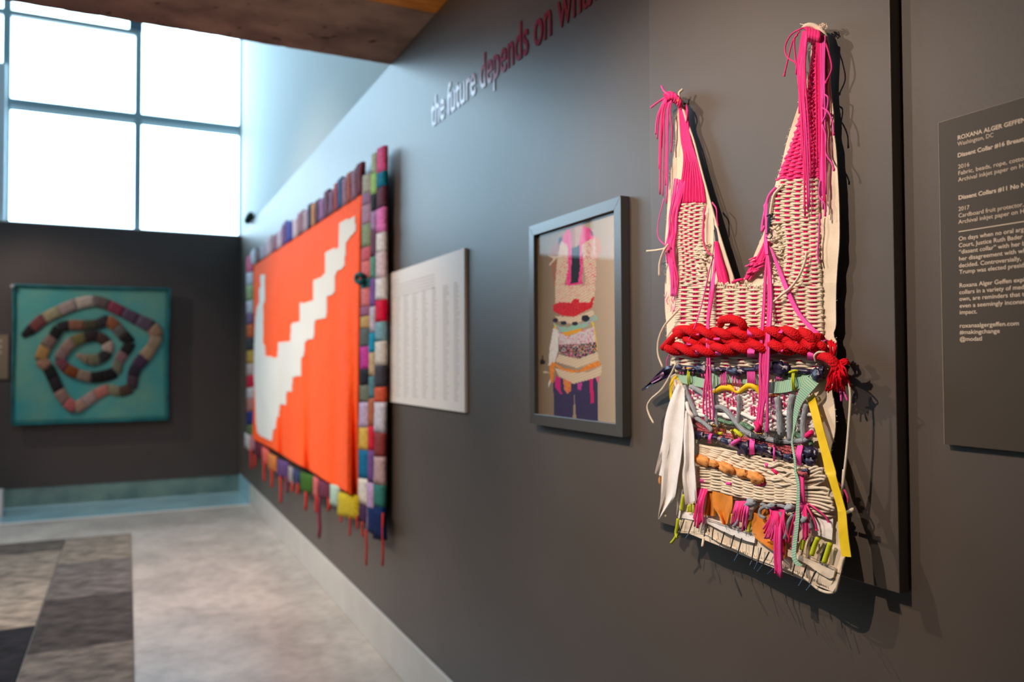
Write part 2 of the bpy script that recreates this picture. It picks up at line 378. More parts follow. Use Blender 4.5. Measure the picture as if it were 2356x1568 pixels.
box('text_rule', (-EL-.0006, r0[1]-.33, r0[2]-.0007), (-EL+.001, r0[1], r0[2]+.0007), M_txt, lab)

# white donor board with columns of tiny print
ES = .014
a = proj_e(888, 632.7, ES); b = proj_e(1069, 949, ES); zt = (a[2]+proj_e(1062.6, 570.7, ES)[2])/2
sg = empty('white_sign', (0, (a[1]+b[1])/2, b[2]), 'white text board with pale grey columns between the orange quilt and the framed photograph', 'sign')
box('panel', (-ES, b[1], b[2]), (-.001, a[1], zt), mat('white_board', (226, 218, 212), .5, .4), sg, bevel=.001)
M_pr = mat('grey_print', (200, 193, 189), .7)
for (xa, xb, yt, yb) in [(897, 908, 690, 912), (911, 922, 686, 915), (929, 941, 680, 916), (949, 962, 676, 917), (971, 985, 670, 918), (994, 1005, 662, 921), (1019, 1034, 657, 923), (1044, 1058, 650, 926)]:
    A = onx(xa, yt, -ES); B = onx(xb, yb, -ES); V, Fc = [], []; n = 52
    for i in range(n):
        z = A[2]+(B[2]-A[2])*i/n; w = random.uniform(.55, 1)
        v = boxv((-ES-.0004, A[1]+(B[1]-A[1])*w, z-.0056), (-ES+.001, A[1], z)); o = len(V); V += v; Fc += [tuple(q+o for q in f) for f in BOXF]
    link('print_column', V, Fc, M_pr, sg, smooth=False, kind='stuff')
for (xa, xb, y, n) in [(894, 918, 648, 2), (895, 1000, 660, 5)]:
    A = onx(xa, y, -ES); B = onx(xb, y-20, -ES); V, Fc = [], []
    for i in range(n):
        z = A[2]-i*.014; v = boxv((-ES-.0004, B[1], z-.005), (-ES+.001, A[1], z)); o = len(V); V += v; Fc += [tuple(q+o for q in f) for f in BOXF]
    link('print_heading', V, Fc, M_pr, sg, smooth=False, kind='stuff')

# label on the far wall at the left edge
a = ony(20, 770, YF-.02); b = ony(-60, 872, YF-.02)
fl = empty('far_label', (b[0], YF, b[2]), 'small brown text plate on the far dark wall left of the teal quilt', 'label')
box('panel', (b[0], YF-.02, b[2]), (a[0], YF-.001, a[2]), mat('brown_plate', (118, 102, 84), .6), fl)
for k in range(5): box('text_rule', (b[0]+.04, YF-.0215, a[2]-.07-k*.03), (a[0]-.06-.03*(k % 2), YF-.019, a[2]-.055-k*.03), mat('plate_print', (190, 176, 156), .6), fl)
a = ony(0, 0, YF)

# ---------------------------------------------------------------- framed photograph
EF = .0286; ER = .014
def fp(px, py): q = onx(px, py, -EF); return q[1], q[2]
yl = (fp(1214.9, 521.3)[0]+fp(1220.5, 974)[0])/2; yr = (fp(1426.3, 450.3)[0]+fp(1433.8, 1005.9)[0])/2
zt = (fp(1214.9, 521.3)[1]+fp(1426.3, 450.3)[1])/2; zb = (fp(1220.5, 974)[1]+fp(1433.8, 1005.9)[1])/2
il = (fp(1226.3, 538.5)[0]+fp(1231, 951.5)[0])/2; ir = (fp(1410, 483)[0]+fp(1417, 975.5)[0])/2
iw = ((yl-il)+(ir-yr)+(zt-fp(1410, 483)[1])+(fp(1231, 951.5)[1]-zb))/4
fr = empty('picture_frame', (0, (yl+yr)/2, zb), 'dark framed portrait photograph hanging between the white text board and the woven garment', 'framed picture')
M_fr = mat('charcoal_frame', (74, 72, 70), .3, .8, bump=.05, bscale=200)
O = [(yl, zt), (yr, zt), (yr, zb), (yl, zb)]; I = [(yl-iw, zt-iw), (yr+iw, zt-iw), (yr+iw, zb+iw), (yl-iw, zb+iw)]
for k in range(4):
    j = (k+1) % 4; q = [(-EF, *O[k]), (-EF, *O[j]), (-EF, *I[j]), (-EF, *I[k])]
    prism('frame_bar', q, (EF-.001, 0, 0), M_fr, fr, bev=.0008)
# photo print: flat picture on a fine colour grid
NU, NV = 110, 210
gy = np.linspace(yl-iw, yr+iw, NU+1); gz = np.linspace(zt-iw, zb+iw, NV+1)
ccy = (gy[1:]+gy[:-1])/2; ccz = (gz[1:]+gz[:-1])/2
def zf(x, y):   # picture feature coordinates -> position on the print
    q = onx(1240+x/3.267, 500+y/3.267, -ER); return q[1], q[2]
yy, zz = np.meshgrid(ccy, ccz)
img = np.zeros((NV, NU, 3)); tt = (yy-yy.max())/(yy.min()-yy.max())
rs = np.random.RandomState(3)
img[:] = np.array([128, 108, 84])*(1-tt[..., None])+np.array([196, 176, 152])*tt[..., None]
def inside(poly, X, Y):
    r = np.zeros(X.shape, bool); n = len(poly)
    for i in range(n):
        x1, y1 = poly[i]; x2, y2 = poly[(i+1) % n]
        c = ((y1 > Y) != (y2 > Y)); c &= X < (x2-x1)*(Y-y1)/((y2-y1) if y2 != y1 else 1e-9)+x1; r ^= c
    return r
def paint(poly, col, spots=None, dens=.3, stripe=None):
    mk = inside([zf(*p) for p in poly], yy, zz); img[mk] = col
    if stripe:
        st = mk & ((np.arange(NV)[:, None]+(np.arange(NU)[None, :]//3)) % 3 == 0); img[st] = stripe
    if spots:
        rr = rs.rand(NV, NU); k = rs.randint(0, len(spots), (NV, NU))
        for i, s in enumerate(spots): img[mk & (rr < dens) & (k == i)] = s
def ell(cx, cy, rx, ry, col): paint([(cx+rx*math.cos(a), cy+ry*math.sin(a)) for a in np.linspace(0, 6.28, 14)[:-1]], col)
SK = (186, 130, 98); CM_ = (222, 200, 172); PK = (226, 40, 124)
paint([(80, 290), (90, 220), (150, 175), (200, 190), (165, 500), (115, 520), (95, 380)], (160, 106, 80))
paint([(400, 135), (460, 160), (472, 240), (430, 340), (400, 330)], (206, 144, 112))
paint([(200, 45), (345, 40), (335, 120), (350, 210), (245, 225), (215, 120)], (170, 122, 98)); paint([(270, 60), (330, 60), (330, 200), (275, 230)], (196, 148, 122))
paint([(240, 235), (310, 205), (330, 300), (330, 420), (290, 500), (225, 495)], (26, 28, 36))
paint([(165, 180), (225, 180), (240, 300), (215, 420), (190, 500), (210, 540), (120, 640), (122, 500), (135, 330)], CM_, [(206, 178, 148), PK], .18, (200, 176, 148))
paint([(320, 190), (420, 150), (432, 330), (425, 520), (412, 640), (340, 560), (352, 470), (335, 350)], CM_, [PK, (206, 178, 148)], .2, (204, 150, 140))
paint([(122, 515), (425, 505), (412, 640), (120, 645)], CM_, [(232, 120, 140), (200, 176, 148)], .18, (204, 170, 146))
paint([(190, 120), (225, 80), (242, 130), (248, 260), (243, 370), (238, 505), (200, 505), (222, 360), (215, 210), (180, 180), (155, 190)], PK, [(240, 90, 150)], .3)
paint([(330, 60), (395, 90), (415, 150), (322, 200), (330, 380), (322, 490), (295, 480), (310, 370), (303, 200)], PK, [(240, 100, 160)], .3)
paint([(215, 500), (290, 488), (330, 480), (330, 500), (220, 512)], PK)
paint([(145, 160), (165, 145), (180, 160), (160, 200), (148, 205)], (40, 40, 70)); paint([(380, 90), (400, 110), (412, 140), (398, 140)], (50, 40, 60))
paint([(75, 280), (105, 292), (140, 290), (140, 300), (100, 340), (82, 362), (78, 352), (110, 310), (75, 292)], (216, 200, 176))
paint([(105, 662), (150, 636), (240, 640), (262, 608), (300, 615), (305, 640), (380, 636), (410, 590), (416, 600), (398, 680), (310, 720), (270, 748), (170, 735), (110, 705)], (206, 18, 30), [(170, 8, 20), (226, 50, 60)], .35)
paint([(125, 740), (260, 748), (410, 695), (412, 735), (270, 805), (130, 775)], CM_, None, 0, (200, 176, 148))
paint([(110, 790), (150, 818), (220, 822), (330, 790), (420, 728), (445, 760), (420, 775), (340, 830), (220, 882), (150, 862), (115, 835)], (140, 190, 168), [(226, 60, 140)], .12)
for e in [(125, 772, 20, 16), (185, 792, 22, 17), (270, 796, 24, 15), (350, 757, 32, 26)]: ell(*e, (32, 26, 46))
paint([(165, 868), (320, 830), (325, 855), (210, 892)], (228, 160, 40)); paint([(395, 780), (412, 790), (440, 960), (440, 1015), (425, 1000), (418, 880)], (226, 196, 30)); paint([(112, 795), (128, 820), (128, 850), (112, 825)], (228, 190, 30))
paint([(145, 862), (220, 895), (340, 845), (412, 822), (425, 940), (330, 985), (150, 962)], (214, 204, 204), [(228, 90, 140), (170, 176, 182)], .3)
paint([(108, 830), (142, 845), (146, 1000), (118, 1085), (72, 1115), (80, 985)], (228, 222, 216), [(206, 200, 196)], .2)
paint([(150, 958), (430, 938), (438, 1012), (290, 1066), (148, 1042)], (52, 32, 50), [PK, (140, 180, 150), (200, 180, 190), (200, 150, 60)], .45)
paint([(150, 1028), (300, 1064), (440, 1010), (452, 1072), (290, 1132), (120, 1082)], CM_, None, 0, (204, 180, 150))
paint([(100, 1082), (190, 1135), (300, 1150), (360, 1110), (450, 1075), (468, 1110), (340, 1155), (240, 1166), (190, 1155), (118, 1112), (106, 1244), (88, 1244), (78, 1120)], (226, 128, 40), [(244, 160, 70)], .2)
paint([(120, 1130), (250, 1168), (380, 1158), (470, 1112), (468, 1180), (350, 1232), (260, 1248), (150, 1192)], CM_, None, 0, (204, 180, 150))
paint([(108, 1240), (150, 1200), (260, 1250), (440, 1200), (442, 1568), (285, 1568), (266, 1330), (250, 1568), (112, 1568)], (58, 48, 84), [(66, 56, 92)], .2)
paint([(125, 1185), (160, 1205), (160, 1300), (180, 1330), (160, 1325), (120, 1270)], (206, 30, 120)); paint([(182, 1210), (244, 1240), (240, 1300), (215, 1325), (188, 1290)], (218, 140, 50), [(230, 40, 120)], .25)
paint([(290, 1245), (325, 1240), (315, 1300), (292, 1290)], (200, 60, 150)); paint([(378, 1215), (402, 1210), (415, 1390), (390, 1396)], (214, 28, 110)); paint([(430, 1200), (456, 1185), (452, 1240), (434, 1235)], (226, 110, 140))
paint([(6, 1075), (20, 1070), (22, 1040), (32, 1040), (34, 1070), (50, 1078), (44, 1100), (10, 1105)], (30, 28, 30))
paint([(30, 1155), (75, 1160), (75, 1170), (34, 1166)], (206, 190, 160)); paint([(70, 1250), (88, 1200), (84, 1250), (72, 1275)], (226, 222, 220))
V = [(-ER, y, z) for z in gz for y in gy]
Fc = [(j*(NU+1)+i, j*(NU+1)+i+1, (j+1)*(NU+1)+i+1, (j+1)*(NU+1)+i) for j in range(NV) for i in range(NU)]
M_ph = bpy.data.materials.new('photo_print'); M_ph.use_nodes = True; N = M_ph.node_tree.nodes; n = N.new('ShaderNodeVertexColor'); n.layer_name = 'Col'
M_ph.node_tree.links.new(n.outputs[0], N['Principled BSDF'].inputs['Base Color']); N['Principled BSDF'].inputs['Roughness'].default_value = .7; N['Principled BSDF'].inputs['Specular IOR Level'].default_value = .15
ph = link('photo_print', V, Fc, M_ph, fr, smooth=False)
ca = ph.data.color_attributes.new('Col', 'FLOAT_COLOR', 'CORNER')
fc = np.ones((NV*NU, 4, 4)); s = img.reshape(-1, 3)*.86/255.; fc[:, :, :3] = np.where(s <= .04045, s/12.92, ((s+.055)/1.055)**2.4)[:, None, :]
ca.data.foreach_set('color', fc.ravel())
box('backing', (-ER+.0005, yr+iw, zb+iw), (-.001, yl-iw, zt-iw), mat('mount_card', (90, 80, 70), .8), fr)
M_pg = bpy.data.materials.new('picture_glass'); M_pg.use_nodes = True; thin_glass(M_pg)
box('glass_pane', (-ER-.004, yr+iw, zb+iw), (-ER-.0025, yl-iw, zt-iw), M_pg, fr)

# ---------------------------------------------------------------- teal quilt with a patchwork spiral on the far wall
YT = YF-.09
def tq(x, y, d=0.): return ony(x/3.92, 620+y/3.92, YT-d)
tqe = empty('teal_quilt', tuple(ony(200, 975, YT)), 'teal square quilt with a dark patchwork spiral on the far wall', 'quilt')
L = resample(cr([(122, 140), (125, 500), (118, 900), (112, 1395)]), 30); Rr = resample(cr([(1530, 175), (1522, 500), (1510, 800), (1518, 1345)]), 30)
def quad_sheet(L, Rr, nu, f, thick):
    n = len(L); P = np.array([[L[i]*(1-u)+Rr[i]*u for u in np.linspace(0, 1, nu)] for i in range(n)])
    A = [f(p[0], p[1], i/(n-1), j/(nu-1)) for i, r in enumerate(P) for j, p in enumerate(r)]
    return A, n, nu
A, n, nu = quad_sheet(L, Rr, 30, lambda x, y, s, u: tq(x, y, .012*math.sin(u*9+s*2)*s), 0)
def solid(A, n, nu, tv):
    V = list(A)+[np.array(p)+tv for p in A]; o = n*nu; Fc = []
    for i in range(n-1):
        for j in range(nu-1):
            a = i*nu+j; Fc.append((a, a+nu, a+nu+1, a+1)); Fc.append((a+o, a+1+o, a+nu+1+o, a+nu+o))
    for i in range(n-1):
        a = i*nu; Fc.append((a, a+o, a+nu+o, a+nu)); b = a+nu-1; Fc.append((b, b+nu, b+nu+o, b+o))
    for j in range(nu-1):
        Fc.append((j, j+1, j+1+o, j+o)); b = (n-1)*nu+j; Fc.append((b, b+o, b+1+o, b+1))
    return V, Fc
V, Fc = solid(A, n, nu, np.array([0, .012, 0]))
M_tq = mat('teal_quilted_cotton', (62, 136, 138), .9, .1, col2=(96, 144, 130), vscale=2.6, bump=.8, bscale=40)
link('quilt_ground', V, Fc, M_tq, tqe)
box('stretcher', (tq(300, 0)[0], YT+.012, tq(0, 1200)[2]), (tq(1350, 0)[0], YF, tq(0, 300)[2]), mat('stretcher_wood', (120, 100, 80), .8), tqe)
M_tb = mat('teal_binding', (34, 120, 126), .85, .15, var=.3, vscale=5, bump=.5, bscale=60)
for pts, w in (([(124, 140), (700, 158), (1530, 175)], 20), ([(122, 140), (125, 500), (118, 900), (112, 1395)], 16), ([(112, 1395), (700, 1375), (1518, 1345)], 16), ([(1530, 175), (1522, 500), (1510, 800), (1518, 1345)], 16)):
    g = tubegeo([tq(x, y, .012) for x, y in resample(cr(pts), 24)], .021, 6, .5); link('binding', *g[:2], M_tb, tqe)
SPI = [(200, 600, 22), (290, 530, 50), (400, 440, 52), (540, 370, 52), (690, 310, 52), (850, 282, 50), (980, 320, 50), (1110, 385, 50), (1240, 450, 54), (1370, 520, 62), (1410, 600, 62), (1370, 700, 52), (1300, 790, 60), (1230, 880, 56), (1200, 960, 54), (1180, 1060, 50), (1080, 1100, 48), (980, 1080, 46), (860, 1130, 50), (760, 1200, 52), (680, 1240, 54), (600, 1190, 54), (530, 1090, 52), (480, 980, 54), (430, 880, 54), (370, 810, 56), (410, 700, 56), (480, 610, 52), (530, 530, 50), (620, 500, 46), (760, 500, 46), (880, 490, 46), (970, 460, 52), (1050, 520, 54), (1110, 590, 54), (1170, 660, 50), (1120, 750, 50), (1070, 830, 46), (1040, 920, 52), (930, 960, 54), (820, 970, 50), (700, 940, 48), (600, 890, 50), (540, 810, 50), (580, 730, 50), (660, 650, 52), (770, 610, 48), (880, 600, 46), (960, 660, 52), (970, 740, 50), (900, 800, 50), (800, 810, 50), (690, 765, 16)]
SCOL = [(40, 34, 36), (112, 62, 62), (150, 140, 110), (150, 130, 124), (172, 156, 144), (96, 82, 78), (126, 54, 68), (86, 66, 84), (92, 76, 90), (150, 118, 96), (150, 130, 108), (158, 132, 106), (70, 52, 72), (50, 44, 52), (72, 56, 66), (80, 60, 50), (134, 124, 96), (176, 110, 100), (160, 132, 128), (160, 128, 110), (170, 90, 90), (136, 104, 94), (40, 34, 38), (34, 30, 32), (150, 110, 90), (160, 122, 70), (120, 96, 86), (34, 32, 32), (46, 40, 42), (128, 84, 66), (70, 64, 50), (56, 50, 52), (140, 84, 56), (96, 90, 86), (36, 32, 32), (40, 38, 38), (130, 96, 96), (112, 110, 92), (32, 28, 30), (34, 32, 30), (134, 110, 96), (120, 62, 30), (110, 60, 70), (130, 100, 96), (140, 112, 100), (108, 98, 60), (50, 36, 40), (70, 50, 40), (176, 150, 136), (52, 48, 50), (112, 106, 84), (138, 118, 100), (60, 58, 54), (66, 60, 56)]
S = cr([(x, y, w) for x, y, w in SPI], 4)
for i in range(len(SPI)-1):
    seg = S[i*4:i*4+5]; T = np.gradient(seg[:, :2], axis=0); T /= np.linalg.norm(T, axis=1)[:, None]; Nn = np.c_[-T[:, 1], T[:, 0]]
    Lp = seg[:, :2]+Nn*seg[:, 2:3]; Rp = seg[:, :2]-Nn*seg[:, 2:3]
    A = [tq(*(Lp[k]*(1-u)+Rp[k]*u), .016+.005*math.sin(math.pi*u)) for k in range(5) for u in np.linspace(0, 1, 5)]
    V, Fc = solid(A, 5, 5, np.array([0, .01, 0])); link('patch', V, Fc, cloth(SCOL[i % len(SCOL)]), tqe)
g = tubegeo([tq(112, 150, .02), tq(112, 150, .05)], .02, 8); link('corner_pin', *g[:2], mat('clear_pin', (150, 152, 154), .2), tqe)

# ---------------------------------------------------------------- orange quilt on the long wall
EQ = .05
def oq(x, y, d=0.): return onx(x, y, -(EQ+d))
orq = empty('orange_quilt', tuple(oq(730, 1200)), 'huge orange knitted hanging with white stepped shape and patchwork border', 'quilt')
def z5(x, y): return (540+x/2.85, 310+y/2.85)
def z6(x, y): return (540+x/2.903, 780+y/2.903)
fL = resample(cr([(582, 608), (584, 696), (586, 801), (585, 883), (582, 969), (581, 1007)]), 150)
fR = resample(cr([(833, 443), (828, 520), (826, 626), (824, 766), (821, 987), (821, 1147)]), 150)
POLY = [z5(*p) for p in [(690, 583), (797, 527), (795, 628), (733, 712), (725, 862), (665, 905), (660, 1035), (608, 1062), (605, 1200), (530, 1210), (522, 1335), (465, 1350), (458, 1450), (440, 1465)]] + \
 [z6(*p) for p in [(447, 245), (390, 250), (385, 345), (350, 350), (345, 435), (303, 435), (300, 515), (283, 520), (275, 600), (258, 605), (250, 685), (185, 650), (155, 620), (145, 540), (140, 400), (135, 300), (130, 200), (133, 100)]] + \
 [z5(*p) for p in [(130, 1400), (140, 1200), (150, 1130), (165, 1100), (165, 1010), (175, 990), (172, 920), (200, 915), (200, 1090), (190, 1110), (188, 1370), (200, 1380), (205, 1450), (285, 1460), (290, 1360), (370, 1350), (375, 1240), (430, 1225), (430, 1105), (520, 1085), (522, 955), (597, 915), (600, 770), (690, 735)]]
NS, NUq = 150, 170
# columns spaced evenly along the wall, not in the picture
def colmap(xl_, xr_, u):
    a = 1/(xl_-292.7); b = 1/(xr_-292.7); return 292.7+1/(a*(1-u)+b*u)
us = np.linspace(0, 1, NUq); G0 = np.zeros((NS, NUq, 2))
for i in range(NS):
    for j, u in enumerate(us):
        x = colmap(fL[i, 0], fR[i, 0], u); w = (x-fL[i, 0])/(fR[i, 0]-fL[i, 0]); G0[i, j] = (x, fL[i, 1]*(1-w)+fR[i, 1]*w)
def fold(x, s):
    f = .030*math.exp(-((x-815)/9)**2)*-1+.028*math.exp(-((x-793)/12)**2)-.02*math.exp(-((x-709)/9)**2)+.02*math.exp(-((x-728)/12)**2)-.02*math.exp(-((x-648)/7)**2)+.012*math.sin(x/9.)
    return f*max(0, s-.25)**1.3*1.9+.004*noise.noise(Vector((x*.06, s*7, 1)))+.02*s
A = []
for i in range(NS):
    s = i/(NS-1)
    for j in range(NUq):
        x, y = G0[i, j]; sag = 6*math.sin(x/13.)*max(0, s-.8)
        A.append(oq(x, y+sag, fold(x, s)))
V, Fc = solid(A, NS, NUq, np.array([.012, 0, 0]))
cy_ = (G0[:-1, :-1]+G0[1:, 1:])/2; ins = inside(POLY, cy_[..., 0], cy_[..., 1])
M_or = mat('orange_knit', (255, 92, 38), .85, .15, var=.06, vscale=30, bump=.5, bscale=120); M_wk = mat('white_knit', (214, 210, 202), .9, .15, bump=.5, bscale=120)
F1 = []; k = 0
for i in range(NS-1):
    for j in range(NUq-1):
        if not ins[i, j]: F1.append(Fc[k])
        F1.append(Fc[k+1]); k += 2
link('orange_field', V, F1+Fc[k:], M_or, orq)
# white inlaid shape: own slab slightly proud of the field
idx = {}; V2 = []; F2 = []
def vid(i, j, b):
    if (i, j, b) not in idx:
        idx[(i, j, b)] = len(V2); V2.append(np.array(A[i*NUq+j])+np.array([-.006 if b == 0 else .004, 0, 0]))
    return idx[(i, j, b)]
for i in range(NS-1):
    for j in range(NUq-1):
        if ins[i, j]:
            F2.append((vid(i, j, 0), vid(i+1, j, 0), vid(i+1, j+1, 0), vid(i, j+1, 0)))
            for (di, dj, a, b) in ((-1, 0, (0, 0), (0, 1)), (1, 0, (1, 1), (1, 0)), (0, -1, (1, 0), (0, 0)), (0, 1, (0, 1), (1, 1))):
                ii, jj = i+di, j+dj
                if not (0 <= ii < NS-1 and 0 <= jj < NUq-1 and ins[ii, jj]):
                    F2.append((vid(i+a[0], j+a[1], 0), vid(i+b[0], j+b[1], 0), vid(i+b[0], j+b[1], 1), vid(i+a[0], j+a[1], 1)))
link('white_shape', V2, F2, M_wk, orq, smooth=False)
def qpatch(q, col, d=.006, puff=.007, name='patch', mt=None):
    q = [np.array(p, float) for p in q]; A = []; m_ = 6
    for i in range(m_):
        s = i/(m_-1)
        for j in range(m_):
            u = j/(m_-1); p = (q[0]*(1-u)+q[1]*u)*(1-s)+(q[3]*(1-u)+q[2]*u)*s
            A.append(oq(p[0], p[1], d+puff*math.sin(math.pi*s)**.5*math.sin(math.pi*u)**.5+.004*noise.noise(Vector((p[0]*.2, p[1]*.2, 2)))))
    V, Fc = solid(A, m_, m_, np.array([.02, 0, 0])); return link(name, V, Fc, mt or cloth(col), orq)
TOPX = [568, 577, 588, 599, 611, 624, 637, 648, 658, 673, 684, 697, 708, 716, 724, 734, 745, 756, 768, 777, 787, 797, 808, 820, 833]
TOPC = [(206, 90, 120), (186, 182, 190), (110, 82, 84), (168, 156, 166), (200, 176, 184), (150, 104, 116), (196, 176, 190), (120, 80, 130), (66, 70, 150), (204, 186, 196), (150, 110, 120), (176, 156, 168), (50, 58, 86), (206, 146, 96), (100, 66, 80), (150, 110, 160), (110, 74, 96), (128, 92, 116), (170, 76, 84), (60, 92, 136), (160, 120, 140), (170, 90, 80), (146, 110, 130), (116, 54, 66), (190, 180, 176)]
def topy(x): return np.interp(x, [568, 590, 610, 635, 657, 680, 708, 729, 757, 785, 807, 821, 838], [594, 572, 556, 538, 507, 500, 475, 461, 438, 412, 398, 380, 370])
def fieldtop(x): return np.interp(x, [568, 582, 833], [617, 608, 443])
for i in range(len(TOPX)-1):
    a, b = TOPX[i], TOPX[i+1]; w = random.uniform(-6, 6)
    qpatch([(a, topy(a)+w), (b, topy(b)+w), (b, fieldtop(b)+2), (a, fieldtop(a)+2)], TOPC[i])
cols = {
 'A': ((835, 822), (855, 843), [(400, (176, 170, 150)), (443, (150, 110, 140)), (470, (170, 132, 152)), (515, (138, 150, 112)), (568, (206, 90, 100)), (600, (220, 110, 110)), (640, (40, 110, 110)), (662, (214, 112, 112)), (705, (150, 90, 120)), (727, (190, 152, 92)), (755, (84, 92, 88)), (797, (190, 50, 142)), (848, (22, 20, 24)), (885, (110, 112, 92)), (925, (190, 164, 190)), (983, (220, 172, 72)), (1035, (0, 106, 146)), (1100, (226, 214, 202)), (1160, (70, 40, 76)), (1200, None)]),
 'B': ((855, 843), (867, 858), [(352, (176, 180, 146)), (398, (160, 206, 112)), (445, (26, 24, 26)), (485, (168, 130, 170)), (530, (104, 60, 76)), (590, (90, 142, 122)), (640, (122, 82, 150)), (705, (190, 176, 190)), (765, (0, 140, 170)), (810, (192, 162, 122)), (865, (84, 122, 128)), (915, (176, 96, 62)), (980, (214, 20, 50)), (1035, (112, 70, 132)), (1110, (186, 150, 186)), (1222, None)]),
 'C': ((867, 858), (884, 880), [(338, (228, 92, 146)), (395, (0, 118, 146)), (430, (98, 50, 68)), (478, (230, 120, 186)), (535, (224, 214, 212)), (580, (218, 190, 196)), (640, (226, 216, 214)), (690, (216, 0, 52)), (740, (120, 160, 170)), (785, (214, 202, 192)), (840, (60, 54, 62)), (890, (206, 84, 50)), (925, (206, 196, 206)), (995, (140, 52, 50)), (1050, (186, 150, 150)), (1115, (50, 118, 108)), (1165, (0, 34, 84)), (1240, None)])}
for key, (e0, e1, lst) in cols.items():
    for (y0, c0), (y1, _) in zip(lst[:-1], lst[1:]):
        f0 = (y0-340)/900; f1 = (y1-340)/900; xa0 = e0[0]+(e0[1]-e0[0])*f0; xb0 = e1[0]+(e1[1]-e1[0])*f0; xa1 = e0[0]+(e0[1]-e0[0])*f1; xb1 = e1[0]+(e1[1]-e1[0])*f1
        sl = -.5*(1-f0)+.25*f0; sl1 = -.5*(1-f1)+.25*f1; wd = xb0-xa0
        qpatch([(xa0, y0-sl*wd*.5), (xb0, y0+sl*wd*.5), (xb1, y1+sl1*wd*.5), (xa1+random.uniform(-1, 1), y1-sl1*wd*.5+random.uniform(-3, 3))], c0, .008, .006)
LY = [600, 625, 655, 690, 720, 745, 775, 805, 835, 862, 890, 915, 945, 975, 1010]
LC = [(206, 84, 112), (190, 184, 190), (150, 160, 110), (196, 186, 190), (120, 90, 120), (206, 96, 50), (60, 56, 60), (196, 150, 70), (196, 170, 160), (206, 30, 60), (206, 190, 190), (190, 120, 110), (40, 56, 120), (100, 112, 70)]
for i in range(14):
    qpatch([(567, LY[i]+3), (582, LY[i]), (582, LY[i+1]), (567, LY[i+1]+3)], LC[i], .006)
BOT = [(562, 575, 1000, 1032, (206, 196, 190)), (574, 586, 1004, 1034, (196, 120, 130)), (585, 603, 1020, 1052, (96, 30, 50)), (602, 616, 1032, 1066, (224, 96, 84)), (616, 634, 1046, 1082, (206, 120, 60)), (637, 661, 1060, 1098, (96, 64, 116)), (663, 675, 1076, 1112, (150, 140, 140)), (674, 690, 1082, 1114, (48, 58, 96)), (690, 719, 1090, 1133, (58, 98, 26)), (720, 733, 1100, 1145, (200, 96, 96)), (731, 761, 1108, 1147, (110, 44, 66)), (758, 779, 1116, 1164, (176, 200, 180)), (776, 822, 1136, 1190, (206, 178, 34))]
for a, b, y0, y1, c0 in BOT: qpatch([(a, y0-5), (b, y0+4), (b, y1+4), (a, y1-4)], c0, .02, .014)
qpatch([(845, 1165), (879, 1180), (882, 1242), (846, 1222)], (4, 30, 82), .02)
M_ts = mat('red_tassel_yarn', (196, 52, 42), .9)
for x, y0, y1, c0 in [(578, 1030, 1078, 0), (587, 1045, 1075, 0), (608, 1062, 1106, 0), (626, 1078, 1120, 0), (646, 1094, 1156, 0), (660, 1095, 1132, 1), (673, 1108, 1130, 0), (686, 1110, 1135, 0), (704, 1130, 1172, 0), (728, 1140, 1178, 0), (735, 1145, 1236, 1), (757, 1145, 1172, 0), (785, 1185, 1200, 0), (805, 1186, 1232, 0), (822, 1186, 1215, 0), (834, 1200, 1234, 0), (843, 1218, 1300, 0), (881, 1180, 1300, 0)]:
    r = .011 if x < 760 else .006
    g = tubegeo([oq(x+random.uniform(-1, 1), y, .02) for y in np.linspace(y0, y1, 5)], r, 6); link('tassel', *g[:2], M_ts if not c0 else mat('plum_tassel', (130, 50, 70), .9), orq)
g = tubegeo([oq(828+8*math.cos(a), 640+9*math.sin(a), .035) for a in np.linspace(.4, 5.6, 14)], .014, 8); link('yarn_ring', *g[:2], cloth((24, 84, 86)), orq)
#GARMENT
# ================================================================ the woven garment
EG = .044
def Z1(x, y): return (1470+x/2.904, 20+y/2.904)
def Z2(x, y): return (1470+x/3.733, 440+y/3.733)
def Z3(x, y): return (1470+x/4.53, 820+y/4.53)
def Z4(x, y): return (1470+x/4.126, 1080+y/4.126)
def bulge(px, py):
    b = .006*math.sin(max(0, min(1, (px-1530)/400))*math.pi)
    if py < 480: b -= .005*min(1, (480-py)/300)
    if py > 850: b += .010*min(1, (py-850)/350)
    if py > 1180: b += .012*min(1, (py-1180)/150)
    return b+.0015*noise.noise(Vector((px*.02, py*.02, 0)))
def G(px, py, d=0.): return onx(px, py, -(EG+bulge(px, py)+d))
gm = empty('woven_garment', tuple(onx(1740, 1290, -EG)), 'woven garment of cream cord, pink yarn and red rope hanging on the large grey board', 'textile artwork')
M_canvas = mat('cream_canvas', (236, 218, 194), .92, .15, var=.05, vscale=30, bump=.35, bscale=900)
M_cord = mat('cream_cotton_cord', (230, 214, 190), .9, .15, wave=330, bump=.45)
M_pink = mat('hot_pink_cord', (250, 48, 138), .6, .3, wave=620, bump=.45, sheen=.2)
M_pinkd = mat('deep_pink_yarn', (240, 40, 118), .8, .2, wave=500, bump=.5)
M_mag = mat('magenta_braid', (244, 84, 178), .5, .4, wave=620, bump=.45)
M_tape = mat('pink_tape_weave', (242, 76, 168), .6, .3, bump=.3, bscale=900)
M_red = mat('red_knit_rope', (206, 20, 30), .9, .15, voro=330, bump=1.0)
M_redf = mat('red_frayed_yarn', (214, 16, 36), .9, .1)
M_white = mat('white_cotton_strip', (240, 234, 230), .9, .15, var=.04, vscale=40, bump=.3, bscale=300)
M_greyy = mat('grey_wool', (180, 186, 194), .95, .1, coord='UV', stretch=(45, 7, 1), var=.28, vscale=1.6, bump=1., bscale=2.2)
M_mint = mat('mint_ribbon', (122, 182, 154), .75, .25, uvstripe=(.0046, (212, 210, 184), .28))
